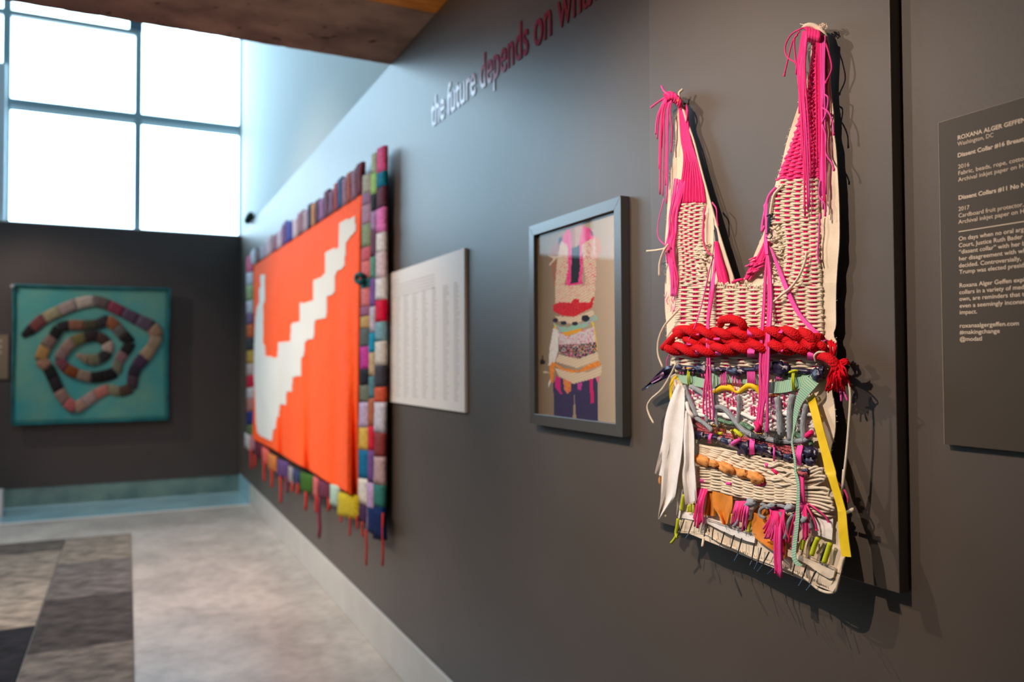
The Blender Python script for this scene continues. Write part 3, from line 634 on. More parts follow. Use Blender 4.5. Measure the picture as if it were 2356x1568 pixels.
M_yel = mat('yellow_ribbon', (240, 200, 8), .6, .3, var=.05, vscale=50)
M_orf = mat('orange_cotton', (250, 168, 92), .9, .2, var=.15, vscale=80, bump=.5, bscale=200)
M_org = mat('orange_organza', (240, 150, 56), .6, .3, alpha=.86, var=.1, vscale=60)
M_lime = mat('lime_wool', (198, 206, 44), .9, .15, wave=300, bump=.4)
M_blk = mat('black_thread', (22, 20, 22), .5, .4); M_blue = mat('blue_needle', (70, 120, 165), .25, .6, metal=.6)
M_gold = mat('gold_pin', (206, 160, 66), .25, .6, metal=1.)
M_navy = mat('navy_satin', (36, 30, 62), .34, .6, bump=.2, bscale=150)
M_tie = mat('printed_satin', (36, 30, 62), .36, .55, bump=.5, bscale=90)
def cells(M, cols, scale):
    nt = M.node_tree; N = nt.nodes; L = nt.links; tc = [x for x in N if x.type == 'TEX_COORD'][0]
    mp = N.new('ShaderNodeMapping'); mp.inputs['Rotation'].default_value = (.6, .3, .5); mp.inputs['Scale'].default_value = (1, 1.5, .7); L.new(tc.outputs['Object'], mp.inputs[0])
    v = N.new('ShaderNodeTexVoronoi'); v.inputs['Scale'].default_value = scale; L.new(mp.outputs[0], v.inputs['Vector'])
    r = N.new('ShaderNodeValToRGB'); r.color_ramp.interpolation = 'CONSTANT'; e = r.color_ramp.elements; sp = N.new('ShaderNodeSeparateColor'); L.new(v.outputs['Color'], sp.inputs[0]); L.new(sp.outputs[0], r.inputs[0])
    for i, c in enumerate(cols):
        q = e[i] if i < 2 else e.new(0); q.position = i/len(cols); q.color = rgb(c)
    L.new(r.outputs[0], N['Principled BSDF'].inputs['Base Color'])
cells(M_tie, [(34, 28, 58), (34, 28, 58), (118, 108, 122), (30, 24, 50), (150, 138, 146), (34, 28, 58)], 75)
M_lilac = mat('lilac_satin', (120, 112, 124), .35, .6, bump=.2, bscale=150); M_mauve = mat('mauve_satin', (182, 140, 186), .35, .6)
M_tweed = mat('tweed_yarn', (224, 110, 120), .9, .15, col2=(70, 50, 46), vscale=380, bump=.7, bscale=500)
M_orange2 = mat('orange_bead', (240, 100, 20), .3, .5)
PXM = .00092
def tube(name, pts, rpx, m, sides=6, per=5, flat=1., label=None, kind=None, parent=None):
    P = cr([p if len(p) == 3 else (*p, .012) for p in pts], per)
    g = tubegeo([G(*p) for p in P], np.interp(np.linspace(0, 1, len(P)), np.linspace(0, 1, len(rpx)), rpx)*PXM if hasattr(rpx, '__len__') else rpx*PXM, sides, flat)
    return link(name, g[0], g[1], m, parent or gm, uv=g[2], label=label, kind=kind)
def tubes(name, paths, rpx, m, sides=5, per=4, label=None, kind=None):
    gs = []
    for pts in paths:
        P = cr([p if len(p) == 3 else (*p, .012) for p in pts], per); gs.append(tubegeo([G(*p) for p in P], rpx*PXM, sides))
    V, Fc, U = join(gs); return link(name, V, Fc, m, gm, uv=U, label=label, kind=kind)
def sheet(name, Lp, Rp, m, d=0., n=24, nu=7, th=.0009, wave=None, label=None, per=6, mi=None, mats=None):
    Lc = resample(cr([p if len(p) == 3 else (*p, 0.) for p in Lp], per), n); Rc = resample(cr([p if len(p) == 3 else (*p, 0.) for p in Rp], per), n)
    A, uv = [], []; acc = 0; last = None
    for i in range(n):
        s = i/(n-1); c = G(*((Lc[i]+Rc[i])/2))
        if last is not None: acc += float(np.linalg.norm(c-last))
        last = c
        for j in range(nu):
            u = j/(nu-1); p = Lc[i]*(1-u)+Rc[i]*u; dd = d+p[2]+(wave(s, u, p) if wave else 0)
            A.append(G(p[0], p[1], dd)); uv.append((acc, u))
    V, Fc = solid(A, n, nu, np.array([th, 0, 0])); 
    return link(name, V, Fc, m, gm, uv=uv+uv, label=label, sharp=True)
# ---- canvas backing
CL = [(1558, 250), (1553, 284), (1554, 330), (1544, 392), (1537, 450), (1534, 502), (1530, 560), (1533, 614), (1530, 655)]
CA = [(1570, 240), (1577, 256), (1586, 289), (1597, 330), (1615, 399), (1635, 464), (1644, 502), (1655, 539), (1668, 579), (1682, 620), (1692, 655)]
CB = [(1866, 74), (1866, 103), (1862, 158), (1842, 227), (1825, 278), (1809, 330), (1797, 382), (1783, 426), (1776, 470), (1768, 505), (1757, 534), (1738, 579), (1714, 636), (1692, 655)]
CR_ = [(1892, 72), (1902, 82), (1907, 110), (1909, 160), (1911, 209), (1918, 261), (1919, 306), (1924, 347), (1928, 416), (1930, 455), (1931, 493), (1931, 555), (1926, 620), (1924, 655)]
ec = lambda s, u, p: .003*noise.noise(Vector((p[0]*.03, p[1]*.03, 4)))+.004*(abs(u-.5)*2)**4
sheet('canvas_strap', CL, CA, M_canvas, 0, 40, 9, .002, ec)
sheet('canvas_strap', CB, CR_, M_canvas, 0, 56, 9, .002, ec)
BL = [(1530, 650), (1530, 708), (1534, 753), (1534, 785), (1542, 818), (1542, 858), (1550, 920), (1556, 1000), (1560, 1080), (1558, 1150), (1560, 1190), (1566, 1219)]
BR = [(1924, 650), (1923, 700), (1923, 748), (1917, 770), (1925, 790), (1920, 840), (1914, 897), (1918, 921), (1921, 945), (1922, 983), (1918, 1010), (1911, 1036), (1914, 1100), (1930, 1180), (1944, 1270), (1935, 1313), (1926, 1344), (1916, 1361)]
def hem(s, u, p):
    return ec(s, u, p)+.010*max(0, s-.85)/.15*math.sin(u*14)*.5
sheet('canvas_body', BL, BR, M_canvas, 0, 70, 40, .002, hem)
fz = []
for _ in range(150):
    k = random.random(); src = random.choice([CL, CB, BR, BL]); P = cr([(a, b, 0) for a, b in src], 6); p = P[int(k*(len(P)-1))]
    fz.append([(p[0], p[1], 0), (p[0]+random.uniform(-5, 5), p[1]+random.uniform(-3, 4), .003), (p[0]+random.uniform(-7, 7), p[1]+random.uniform(-4, 7), .002)])
tubes('frayed_threads', fz, .45, M_canvas, 3, 2, kind='stuff')

# ---- weaving
def weave(Lp, Rp, rows, warps, mcord, mwarp, rpx, wr, d=.006, amp=.0034, jit=.8, name='weft_cord', wname='warp_yarn', nw=3, wsp=3.6, per=4, skip=None, sq=.0, loops=True):
    Lc = resample(cr([(*p, 0) for p in Lp]), rows); Rc = resample(cr([(*p, 0) for p in Rp]), rows)
    for k in range(rows):
        pts = []; j1 = random.uniform(-1, 1)*jit*2.5; j2 = random.uniform(-1, 1)*jit*2.5
        a, b = Lc[k]+[j1, 0, 0], Rc[k]+[j2, 0, 0]
        if loops: pts.append((a[0]-1, a[1]+2, d-.004))
        us = [0]+list(warps)+[1]
        for j in range(1, len(us)-1):
            um = (us[j-1]+us[j])/2; sgn = 1 if (j+k) % 2 else -1
            p = a*(1-um)+b*um; pts.append((p[0], p[1]+random.uniform(-jit, jit), d+.0004*random.uniform(-1, 1)))
            p = a*(1-us[j])+b*us[j]; pts.append((p[0], p[1]-sq*sgn+random.uniform(-jit, jit)*.6, d+amp*sgn))
        pts.append((b[0], b[1], d))
        if loops: pts.append((b[0]+1.5, b[1]+2.5, d-.004))
        if skip and skip(k): continue
        tube(name, pts, rpx, mcord, 6, per)
    for u in warps:
        paths = []
        for w in range(nw):
            off = (w-(nw-1)/2)*wsp
            paths.append([(*(Lc[k]*(1-u)+Rc[k]*u)[:2]+np.array([off, 0]), d-.0002) for k in np.linspace(0, rows-1, 7).astype(int)])
        tubes(wname, paths, wr, mwarp, 5, 4)
# pink woven right strap
weave([(1874, 100), (1866, 160), (1858, 212), (1842, 262), (1829, 312), (1809, 362), (1790, 412)], [(1895, 98), (1896, 160), (1893, 226), (1889, 296), (1884, 364), (1882, 408)], 62, [.12, .3, .5, .7, .88], M_pink, M_pinkd, 2.7, 2.4, d=.006, amp=.003, jit=1.2, name='pink_weft_cord')
# right strap cream
rs_w = [.14, .38, .62, .86]
weave([(1794, 415), (1782, 440), (1776, 480), (1779, 512)], [(1881, 413), (1881, 440), (1882, 480), (1882, 512)], 19, [.12, .33, .55, .75, .92], M_cord, M_pinkd, 2.8, 2.7)
weave([(1800, 517), (1806, 560), (1804, 606), (1788, 652)], [(1882, 517), (1882, 574), (1885, 620), (1888, 652)], 27, [.16, .42, .66, .88], M_cord, M_pinkd, 2.9, 2.8, wsp=4.2)
# left strap cream
weave([(1564, 470), (1557, 507), (1562, 560), (1564, 614), (1558, 652)], [(1617, 468), (1615, 520), (1612, 566), (1618, 606), (1628, 652)], 38, [.15, .36, .58, .8], M_cord, M_pinkd, 2.7, 1.9, wsp=3)
# body
weave([(1558, 656), (1556, 700), (1555, 768)], [(1888, 656), (1890, 700), (1891, 765)], 23, [.05+.0815*i for i in range(12)], M_cord, M_pinkd, 2.9, 3.0, wsp=4.6)
# band under the red rope
weave([(1548, 820), (1552, 853)], [(1886, 826), (1892, 856)], 8, [.06+.1*i for i in range(10)], M_cord, M_pinkd, 3.1, 3, wsp=4.6, jit=1.6)
# loose loops along the upper edge of the body and untidy ends
for x in range(0, 17):
    a = 640+x*26; x0, y0 = Z2(a+60, 830+random.uniform(-15, 15))
    tube('loose_cord', [(x0-7, y0+10, .004), (x0-3+random.uniform(-3, 3), y0-random.uniform(4, 14), .011), (x0+5, y0+8, .004)], random.uniform(1.6, 2.8), M_cord)
for k in range(34):
    y = random.uniform(300, 800); x0, y0 = Z2(random.uniform(1150, 1240)-max(0, y-600)*.2, y)
    tube('loose_cord', [(x0-8, y0+random.uniform(-5, 5), .003), (x0, y0+random.uniform(-7, 7), .008), (x0+random.uniform(6, 15), y0+random.uniform(-6, 6), .006)], random.uniform(1.2, 2.6), M_cord)
for k in range(30):
    y = random.uniform(430, 800); x0, y0 = Z2(random.uniform(500, 590)+max(0, y-600)*.15, y)
    tube('loose_cord', [(x0-9, y0+random.uniform(-4, 4), .006), (x0, y0+random.uniform(-7, 7), .010), (x0+random.uniform(3, 12), y0+random.uniform(-4, 12), .004)], random.uniform(1.2, 2.4), M_cord)
# ---- left strap pink fan
Lf = resample(cr([(*Z1(*p), 0) for p in [(268, 640), (275, 760), (285, 880), (303, 1000), (290, 1120), (272, 1230), (262, 1300)]]), 9)
Rf = resample(cr([(*Z1(*p), 0) for p in [(318, 660), (330, 760), (345, 860), (372, 950), (400, 1040), (425, 1150), (442, 1296)]]), 9)
for k in range(17):
    u = k/16.; tube('pink_cord', [(*(Lf[i]*(1-u)+Rf[i]*u)[:2]+np.array([random.uniform(-.5, .5), 0]), .006+.0025*(k % 2)) for i in range(9)], 2.2, M_pink if k % 2 else M_pinkd)
sheet('pink_lining', [tuple(p[:2]) for p in Lf], [tuple(p[:2]) for p in Rf], M_pinkd, .003, 12, 4)
# bundle falling along the left edge of the straps
for k in range(15):
    u = k/14.; y_end = random.choice([1040, 980, 900, 760, 1050, 690, 600]); pth = [(330, 60), (300, 200), (290, 350), (268, 480), (280, 620), (300, 760), (295, 900), (270, 1050)]
    P = []
    for x, y in pth:
        if y > y_end: break
        P.append((*Z2(x+(u-.5)*70*(1 if y < 400 else .8)+random.uniform(-9, 9), y), .010+.004*random.random()))
    q = P[0]; P = [(q[0]+6+u*6, q[1]-46+u*8, .006)]+P
    tube('pink_cord', P, random.uniform(1.5, 2.6), random.choice([M_pink, M_pink, M_mag]))
for k in range(9):
    x, y = Z2(random.uniform(225, 320), random.uniform(840, 1000)); tube('frayed_end', [(x, y, .010), (x+random.uniform(-5, 3), y+8, .012), (x+random.uniform(-10, 4), y+18, .010)], .9, M_mag)
# left peg knot and its hanging ends
kn = []
for k in range(9):
    a = k/8.; x, y = Z1(175+a*85, 600-30*math.sin(a*3.1)+a*30)
    kn.append([(x-2, y-9, .014), (x+5, y-6, .026), (x+6, y+2, .028), (x+3, y+10, .016)])
for k, p in enumerate(kn): tube('knot_wrap', p, 3.4, M_pink if k % 2 else M_pinkd)
tube('knot_core', [(*Z1(180, 600), .008), (*Z1(215, 590), .016), (*Z1(250, 620), .008)], 8, M_pinkd, 8)
for x0, x1, y1 in [(170, 112, 840), (176, 122, 870), (182, 135, 1070), (188, 140, 1240), (192, 160, 1250), (200, 152, 930), (205, 178, 1180), (215, 185, 1300), (160, 128, 760), (212, 215, 960)]:
    tube('hanging_cord', [(*Z1(x0+10, 600), .022), (*Z1((x0*.5+x1*.5)-4, 680), .024), (*Z1(x1+6, (680+y1)/2), .02), (*Z1(x1, y1), .018)], random.uniform(1.7, 2.5), random.choice([M_pink, M_pink, M_mag]))
tube('hanging_cord', [(*Z1(190, 585), .02), (*Z1(130, 622), .024), (*Z1(80, 660), .022)], 2.6, M_pink)
tube('hanging_cord', [(*Z1(190, 570), .02), (*Z1(165, 545), .02), (*Z1(150, 515), .018)], 2.4, M_mag)
tube('pink_cord', [(*Z1(315, 640), .01), (*Z1(325, 690), .014), (*Z1(318, 760), .01)], 2.6, M_pink)
tube('cream_cord', [(*Z1(292, 538), .012), (*Z1(268, 565), .016), (*Z1(275, 610), .016), (*Z1(300, 680), .012), (*Z1(322, 760), .008)], 3.2, M_cord)
tube('canvas_edge_roll', [(*Z1(335, 790), .006), (*Z1(372, 900), .007), (*Z1(418, 1080), .007), (*Z1(470, 1270), .008), (*Z2(620, 120), .009), (*Z2(680, 330), .008), (*Z2(745, 540), .006), (*Z2(820, 770), .004)], 2.6, M_canvas)
# ---- right peg: knot, canvas tuft, hanging bundles
for k in range(9):
    a = k/8.; x, y = Z1(1120+a*75, 165+20*a)
    tube('knot_wrap', [(x-3, y-13, .010), (x+3, y-8, .026), (x+4, y+5, .028), (x+1, y+15, .012)], 3.6, M_pink if k % 2 else M_pinkd)
tube('canvas_tuft', [(*Z1(1092, 125), .012), (*Z1(1130, 108), .016), (*Z1(1180, 118), .014), (*Z1(1230, 160), .012), (*Z1(1258, 200), .008)], [2, 4.5, 5, 5, 3], M_canvas, 8)
for k in range(40):
    x, y = Z1(random.uniform(1095, 1255), 115+random.uniform(0, 20)); tube('tuft_thread', [(x, y+3, .014), (x+random.uniform(-5, 5), y-4, .016), (x+random.uniform(-8, 8), y-7, .012)], .8, M_canvas)
for x0, xm_, x1, y1 in [(1085, 1062, 1072, 700), (1090, 1066, 1090, 1000), (1095, 1075, 1110, 1385), (1100, 1082, 1130, 1345), (1105, 1090, 1122, 1180), (1112, 1096, 1140, 1320), (1118, 1104, 1105, 1340), (1108, 1078, 1092, 860), (1098, 1070, 1085, 780), (1120, 1110, 1148, 1120), (1080, 1050, 1058, 430)]:
    tube('hanging_cord', [(*Z1(x0+14, 150), .024), (*Z1(x0, 230), .03), (*Z1(xm_, 420), .028), (*Z1((xm_+x1)/2+4, (420+y1)/2), .024), (*Z1(x1, y1), .019)], random.uniform(1.6, 2.1), random.choice([M_pink, M_pink, M_mag]))
for x0, xm_, x1, y1 in [(1195, 1200, 1205, 1000), (1205, 1210, 1212, 1180), (1215, 1216, 1232, 1340), (1225, 1222, 1245, 1375), (1232, 1228, 1220, 1250), (1240, 1236, 1210, 1320), (1190, 1185, 1190, 1060), (1245, 1240, 1250, 1240)]:
    tube('hanging_cord', [(*Z1(x0, 180), .02), (*Z1(xm_, 420), .018), (*Z1((xm_+x1)/2, (420+y1)/2), .016), (*Z1(x1, y1), .014)], random.uniform(1.6, 2.3), random.choice([M_pink, M_mag, M_pinkd]))
for P in [[(1095, 128), (1020, 170), (978, 250), (990, 320), (1050, 362)], [(1075, 150), (1030, 210), (1000, 320), (972, 440)], [(1060, 175), (1040, 200), (1040, 270), (1058, 430)], [(1245, 220), (1270, 300), (1288, 400), (1250, 490)], [(1238, 570), (1265, 600), (1250, 700), (1225, 760)], [(1225, 660), (1265, 690), (1295, 760), (1302, 835)], [(1225, 770), (1250, 850), (1248, 960), (1290, 1030), (1303, 1072)], [(1210, 1150), (1205, 1250), (1240, 1300), (1245, 1375)]]:
    tube('curling_cord', [(*Z1(*p), .018) for p in P], 1.7, M_pink if P[0][1] < 500 else M_mag); e = Z1(*P[-1]); tube('cord_tip', [(e[0], e[1]-2, .018), (e[0]-.5, e[1]+4, .018)], 2.4, M_pink)
# ---- V neck yarn
for k in range(7):
    u = k/6.; tube('neck_cord', [(*Z2(655+u*12, 435), .006), (*Z2(665+u*35+random.uniform(-6, 6), 560), .011), (*Z2(680+u*55+random.uniform(-8, 8), 690), .011), (*Z2(700+u*62, 760+random.uniform(0, 45)), .007)], random.uniform(2.4, 4.2), M_pink if k % 2 else M_pinkd)
for k in range(8):
    u = k/7.; tube('neck_cord', [(*Z2(1085+u*36, 430), .006), (*Z2(1030+u*60+random.uniform(-8, 8), 545), .012), (*Z2(965+u*70+random.uniform(-8, 8), 650), .011), (*Z2(915+u*34, 740+random.uniform(-20, 20)), .006)], random.uniform(2.6, 4.4), M_pink if k % 2 else M_pinkd)
for k in range(12):
    a = Z2(random.uniform(940, 1050), random.uniform(560, 700)); tube('neck_cord', [(a[0]-8, a[1]+3, .012), (a[0], a[1], .017), (a[0]+8, a[1]-3, .012)], 2.2, M_pink)
tube('neck_cord', [(*Z2(805, 782), .008), (*Z2(840, 765), .012), (*Z2(895, 755), .008)], 3.4, M_pinkd)
# dark slips laid in the slits beside the V
sheet('dark_slip', [Z2(1128, 150), Z2(1110, 230), Z2(1090, 350)], [Z2(1180, 150), Z2(1150, 235), Z2(1112, 352)], M_blk, .004, 8, 3)
sheet('dark_slip', [Z2(628, 120), Z2(640, 250), Z2(655, 428)], [Z2(650, 170), Z2(665, 300), Z2(680, 430)], M_blk, .004, 8, 3)
g = [(*Z2(1115+30*math.cos(a), 380+24*math.sin(a)), .016) for a in np.linspace(-2.4, 2.4, 12)]; tube('black_ring', g, 1.1, M_blk)
tube('black_knot', [(*Z2(1098, 215), .014), (*Z2(1120, 200), .018), (*Z2(1135, 215), .016), (*Z2(1145, 190), .014)], 2, M_blk)
tube('black_thread', [(*Z2(645, 330), .012), (*Z2(642, 470), .014), (*Z2(605, 860), .02), (*Z2(578, 1180), .03), (*Z2(570, 1330), .03), (*Z2(585, 1500), .026)], .8, M_blk)
# ---- long pink bundles
for k, (a, b, c, e, f) in enumerate([(1085, 1070, 1052, 1038, 1222), (1092, 1080, 1066, 1045, 1232), (1110, 1112, 1100, 1072, 1240), (1118, 1120, 1108, 1085, 1262), (1125, 1128, 1116, 1098, 1275), (1130, 1136, 1122, 1110, 1250), (1120, 1124, 1104, 1062, 1330), (1128, 1140, 1126, 1116, 1342)]):
    x4, y4 = Z3(f, 740); x3, y3 = Z3(1258+k*13 if k < 6 else 1330+(k-6)*12, 400)
    tube('long_pink_cord', [(*Z2(1108, 470+k*8), .012), (*Z2(a, 700), .014), (*Z2(b, 950), .018), (*Z2(c, 1200), .036), (*Z2(e, 1500), .034), (x3, y3, .03), (x4, y4, .022), (x4-3, y4+random.uniform(4, 12), .02)], 2.3, M_mag if k % 2 else M_pink)
tube('pink_wrap', [(*Z3(1215, 690), .024), (*Z3(1245, 730), .03), (*Z3(1235, 770), .026)], 5, M_pinkd)
sheet('pink_braid', [Z2(1068, 120), Z2(1085, 300), Z2(1072, 420), Z2(1085, 540)], [Z2(1105, 60), Z2(1100, 300), Z2(1102, 420), Z2(1110, 540)], M_tape, .016, 16, 3)
tube('pink_braid', [(*Z1(915, 1195), .012), (*Z1(870, 1250), .014), (*Z1(845, 1340), .014), (*Z1(822, 1480), .014), (*Z2(1078, 300), .016)], 3.4, M_mag)
for k, (a, b, c) in enumerate([(650, 640, 596), (655, 628, 590), (658, 618, 584), (650, 612, 600)]):
    tube('long_pink_cord', [(*Z2(655+k*4, 560), .012), (*Z2(a-8, 700), .014), (*Z2(b, 860), .018), (*Z2(c, 1160), .034), (*Z2(c-6+k*6, 1500), .032), (*Z3(680+k*24, 330), .03), (*Z3(672+k*34, 560), .026), (*Z3(690+k*28, 600+k*25), .022)], 2.3, M_mag if k % 2 else M_pink)
sheet('pink_braid', [Z2(632, 700), Z2(610, 860), Z2(596, 980)], [Z2(655, 700), Z2(640, 860), Z2(622, 980)], M_tape, .019, 12, 3)
sheet('pink_braid', [(*Z2(1118, 470), .0), (*Z2(1195, 700), .0), (*Z2(1265, 880), .0), (*Z2(1350, 1050), .002), (*Z2(1470, 1190), .004), (*Z2(1590, 1290), .006)], [Z2(1145, 500), Z2(1225, 690), Z2(1300, 870), Z2(1385, 1040), Z2(1490, 1160), Z2(1612, 1275)], M_tape, .016, 30, 3, .002)
tube('thin_pink_cord', [(*Z2(640, 560), .012), (*Z2(600, 700), .012), (*Z2(545, 950), .018), (*Z2(480, 1160), .034), (*Z2(410, 1310), .034), (*Z2(370, 1380), .03)], 1.6, M_mag)
tube('thin_pink_cord', [(*Z2(215, 60), .012), (*Z2(165, 280), .016), (*Z2(170, 400), .016), (*Z2(235, 470), .014)], 1.6, M_mag)
tube('thin_pink_cord', [(*Z2(560, 160), .01), (*Z2(548, 400), .014), (*Z2(590, 520), .014), (*Z2(640, 552), .012)], 1.8, M_pink)
tube('thin_pink_cord', [(*Z2(575, 120), .01), (*Z2(555, 250), .014), (*Z2(560, 470), .013)], 1.8, M_pink)
tube('thin_pink_cord', [(*Z2(630, 95), .01), (*Z2(665, 150), .014), (*Z2(672, 240), .012), (*Z2(684, 300), .008)], 1.8, M_pink)
tube('thin_pink_cord', [(*Z2(1555, 190), .012), (*Z2(1545, 400), .012), (*Z2(1535, 540), .012), (*Z2(1548, 615), .012)], 1.7, M_mag)
tube('thin_pink_cord', [(*Z2(268, 1395), .006), (*Z2(240, 1450), .008), (*Z2(240, 1520), .006)], 1.5, M_mag)
# loose cream cords
for P, r, d in [([(960, 1180), (905, 1240), (885, 1320), (878, 1380)], 3, .012)]: tube('loose_cream_cord', [(*Z1(*p), d) for p in P], r, M_cord)
for P, r, d in [([(1440, 520), (1425, 610), (1380, 720), (1310, 820), (1230, 885), (1160, 945)], 2.6, .02), ([(68, 512), (150, 505), (235, 488)], 2.6, .024), ([(250, 455), (210, 520), (178, 620), (175, 728)], 2.9, .026),
  ([(345, 1010), (290, 1070), (215, 1160), (168, 1280), (165, 1400), (205, 1512)], 2.6, .024), ([(1005, 1052), (1040, 1030), (1085, 1020)], 3, .02), ([(1170, 1150), (1400, 1190), (1540, 1270), (1640, 1340)], 2, .026),
  ([(700, 40), (640, 120), (600, 60)], 0, 0)]:
    if r: tube('loose_cream_cord', [(*Z2(*p), d) for p in P], r, M_cord)
for P in [[(385, 75), (330, 190), (240, 340), (130, 440), (88, 520), (110, 610), (155, 695)], [(2135, 140), (2185, 260), (2205, 420), (2190, 700), (2165, 1000), (2120, 1400)]]: tube('loose_cream_cord', [(*Z3(*p), .03) for p in P], 2.6, M_cord)
tube('loose_cream_cord', [(*Z4(1945, 0), .03), (*Z4(1935, 130), .026), (*Z4(1925, 260), .02)], 2.6, M_cord)
tube('loose_cream_cord', [(*Z4(1920, 425), .012), (*Z4(1975, 405), .022), (*Z4(2032, 380), .03)], [3, 3, 4.5], M_cord)
tube('loose_cream_cord', [(*Z4(262, 310), .02), (*Z4(250, 370), .022), (*Z4(256, 448), .022)], [2.8, 2.8, 4], M_cord)
tube('cream_peg', [(*Z4(614, 655), .03), (*Z4(602, 725), .05)], 2.8, M_cord)

# ---- red rope
def strand(pts, r, nm='red_rope_strand'): return tube(nm, pts, r, M_red, 10, 8)
def twist(cl, per, amp, r, ph, d0=.026):
    C = resample(cr([(*Z2(*p), 0) for p in cl], 8), 90); n = len(C); out = []
    T = np.gradient(C[:, :2], axis=0); T /= np.linalg.norm(T, axis=1)[:, None]; Ls = np.r_[0, np.cumsum(np.linalg.norm(np.diff(C[:, :2], axis=0), axis=1))]
    for i in range(0, n, 2):
        a = 2*math.pi*Ls[i]/per+ph; nx, ny = -T[i, 1], T[i, 0]
        out.append((C[i, 0]+nx*amp*math.sin(a), C[i, 1]+ny*amp*math.sin(a), d0+.011*math.cos(a)))
    g = tubegeo([G(*p) for p in cr(out, 3)], r*PXM, 10); return link('red_rope_strand', g[0], g[1], M_red, gm, uv=g[2])
for ph in (0, math.pi): twist([(400, 1290), (560, 1300), (700, 1290), (860, 1285), (1050, 1275), (1250, 1280), (1420, 1300), (1540, 1320)], 88, 6, 9.5, ph+1.9, d0=.018)
for ph in (0, math.pi): twist([(320, 1215), (420, 1200), (560, 1215), (700, 1225), (850, 1225), (1000, 1225), (1200, 1215), (1400, 1235), (1560, 1290)], 80, 6.5, 10.2, ph+.6)
for ph in (0, math.pi): twist([(240, 1340), (360, 1355), (520, 1370), (700, 1355), (860, 1345), (1020, 1335), (1200, 1335), (1380, 1345), (1530, 1340)], 86, 7, 10.4, ph)
tube('red_rope_strand', [(*Z2(205, 1345), .03), (*Z2(260, 1290), .034), (*Z2(330, 1225), .03), (*Z2(420, 1190), .03), (*Z2(500, 1160), .026), (*Z2(560, 1180), .02)], [8, 9.5, 9.5, 9.5, 9.5, 8], M_red, 10, 6)
tube('red_rope_loop', [(*Z2(700, 1150), .03), (*Z2(720, 1105), .036), (*Z2(800, 1098), .04), (*Z2(870, 1120), .04), (*Z2(895, 1165), .036), (*Z2(850, 1170), .03), (*Z2(800, 1150), .026)], [8, 10, 10, 10, 9, 8, 7], M_red, 10, 6)
tube('red_rope_tail', [(*Z2(1500, 1290), .026), (*Z2(1580, 1330), .03), (*Z2(1600, 1350), .024)], 8, M_red, 10)
tube('red_rope_tail', [(*Z2(1545, 1415), .024), (*Z2(1610, 1425), .034), (*Z2(1670, 1465), .038), (*Z2(1710, 1530), .036)], [8, 10, 10.5, 9], M_red, 10, 6)
for k in range(46):
    x0, y0 = Z2(1690+random.uniform(-30, 45), 1500+random.uniform(-50, 40)); sp = random.uniform(-26, 30)
    tube('red_tassel_strand', [(x0, y0, .034), (x0+sp*.4, y0+random.uniform(12, 24), .042+random.uniform(-.012, .01)), (x0+sp*.7+random.uniform(-3, 3), y0+random.uniform(28, 40), .036), (x0+sp*.8+random.uniform(-4, 4), y0+random.uniform(34, 58), .03)], random.uniform(1.1, 2.4), M_redf, 5, 4)
for k in range(12):
    x0, y0 = Z2(1660+random.uniform(-15, 30), 1400); tube('red_tassel_strand', [(x0, y0, .03), (x0+random.uniform(-3, 5), y0-14, .036), (x0+random.uniform(-8, 9), y0-random.uniform(22, 34), .03)], random.uniform(1.2, 2.2), M_redf, 5)
for k in range(10):
    x0, y0 = Z2(1720+random.uniform(-10, 40), 1450+random.uniform(0, 60)); tube('red_tassel_strand', [(x0, y0, .032), (x0+9, y0-4, .036), (x0+random.uniform(12, 20), y0+random.uniform(-10, 8), .03)], random.uniform(1.2, 2.2), M_redf, 5)
tube('cream_wrap', [(*Z2(1600, 1385), .03), (*Z2(1545, 1380), .036), (*Z2(1512, 1410), .034), (*Z2(1520, 1460), .028)], 2.6, M_cord)
tube('cream_bead', [(*Z2(322, 1255), .044), (*Z2(326, 1270), .044)], 3.6, M_cord)
def tape(x0, x1, y0, y1, d, m=M_tape, slant=0): sheet('pink_tape', [(*Z2(x0, y0), -.006), (*Z2(x0+slant*.5, (y0+y1)/2), .003), (*Z2(x0+slant, y1), -.006)], [(*Z2(x1, y0), -.006), (*Z2(x1+slant*.5, (y0+y1)/2), .003), (*Z2(x1+slant, y1), -.006)], m, d, 8, 3, .002)
for q in [(400, 438, 1160, 1215, .036), (930, 995, 1178, 1258, .040), (930, 990, 1345, 1420, .040), (1190, 1230, 1182, 1240, .040), (1195, 1235, 1335, 1400, .040), (484, 512, 1345, 1400, .040), (655, 700, 1355, 1408, .036), (640, 690, 1255, 1285, .038), (1310, 1355, 1278, 1320, .036), (1445, 1500, 1350, 1450, .03), (1465, 1500, 1222, 1262, .036), (415, 445, 1298, 1330, .036), (555, 570, 1180, 1240, .03), (490, 512, 1215, 1245, .036), (800, 826, 1302, 1326, .036), (815, 838, 1180, 1205, .036)]: tape(*q)

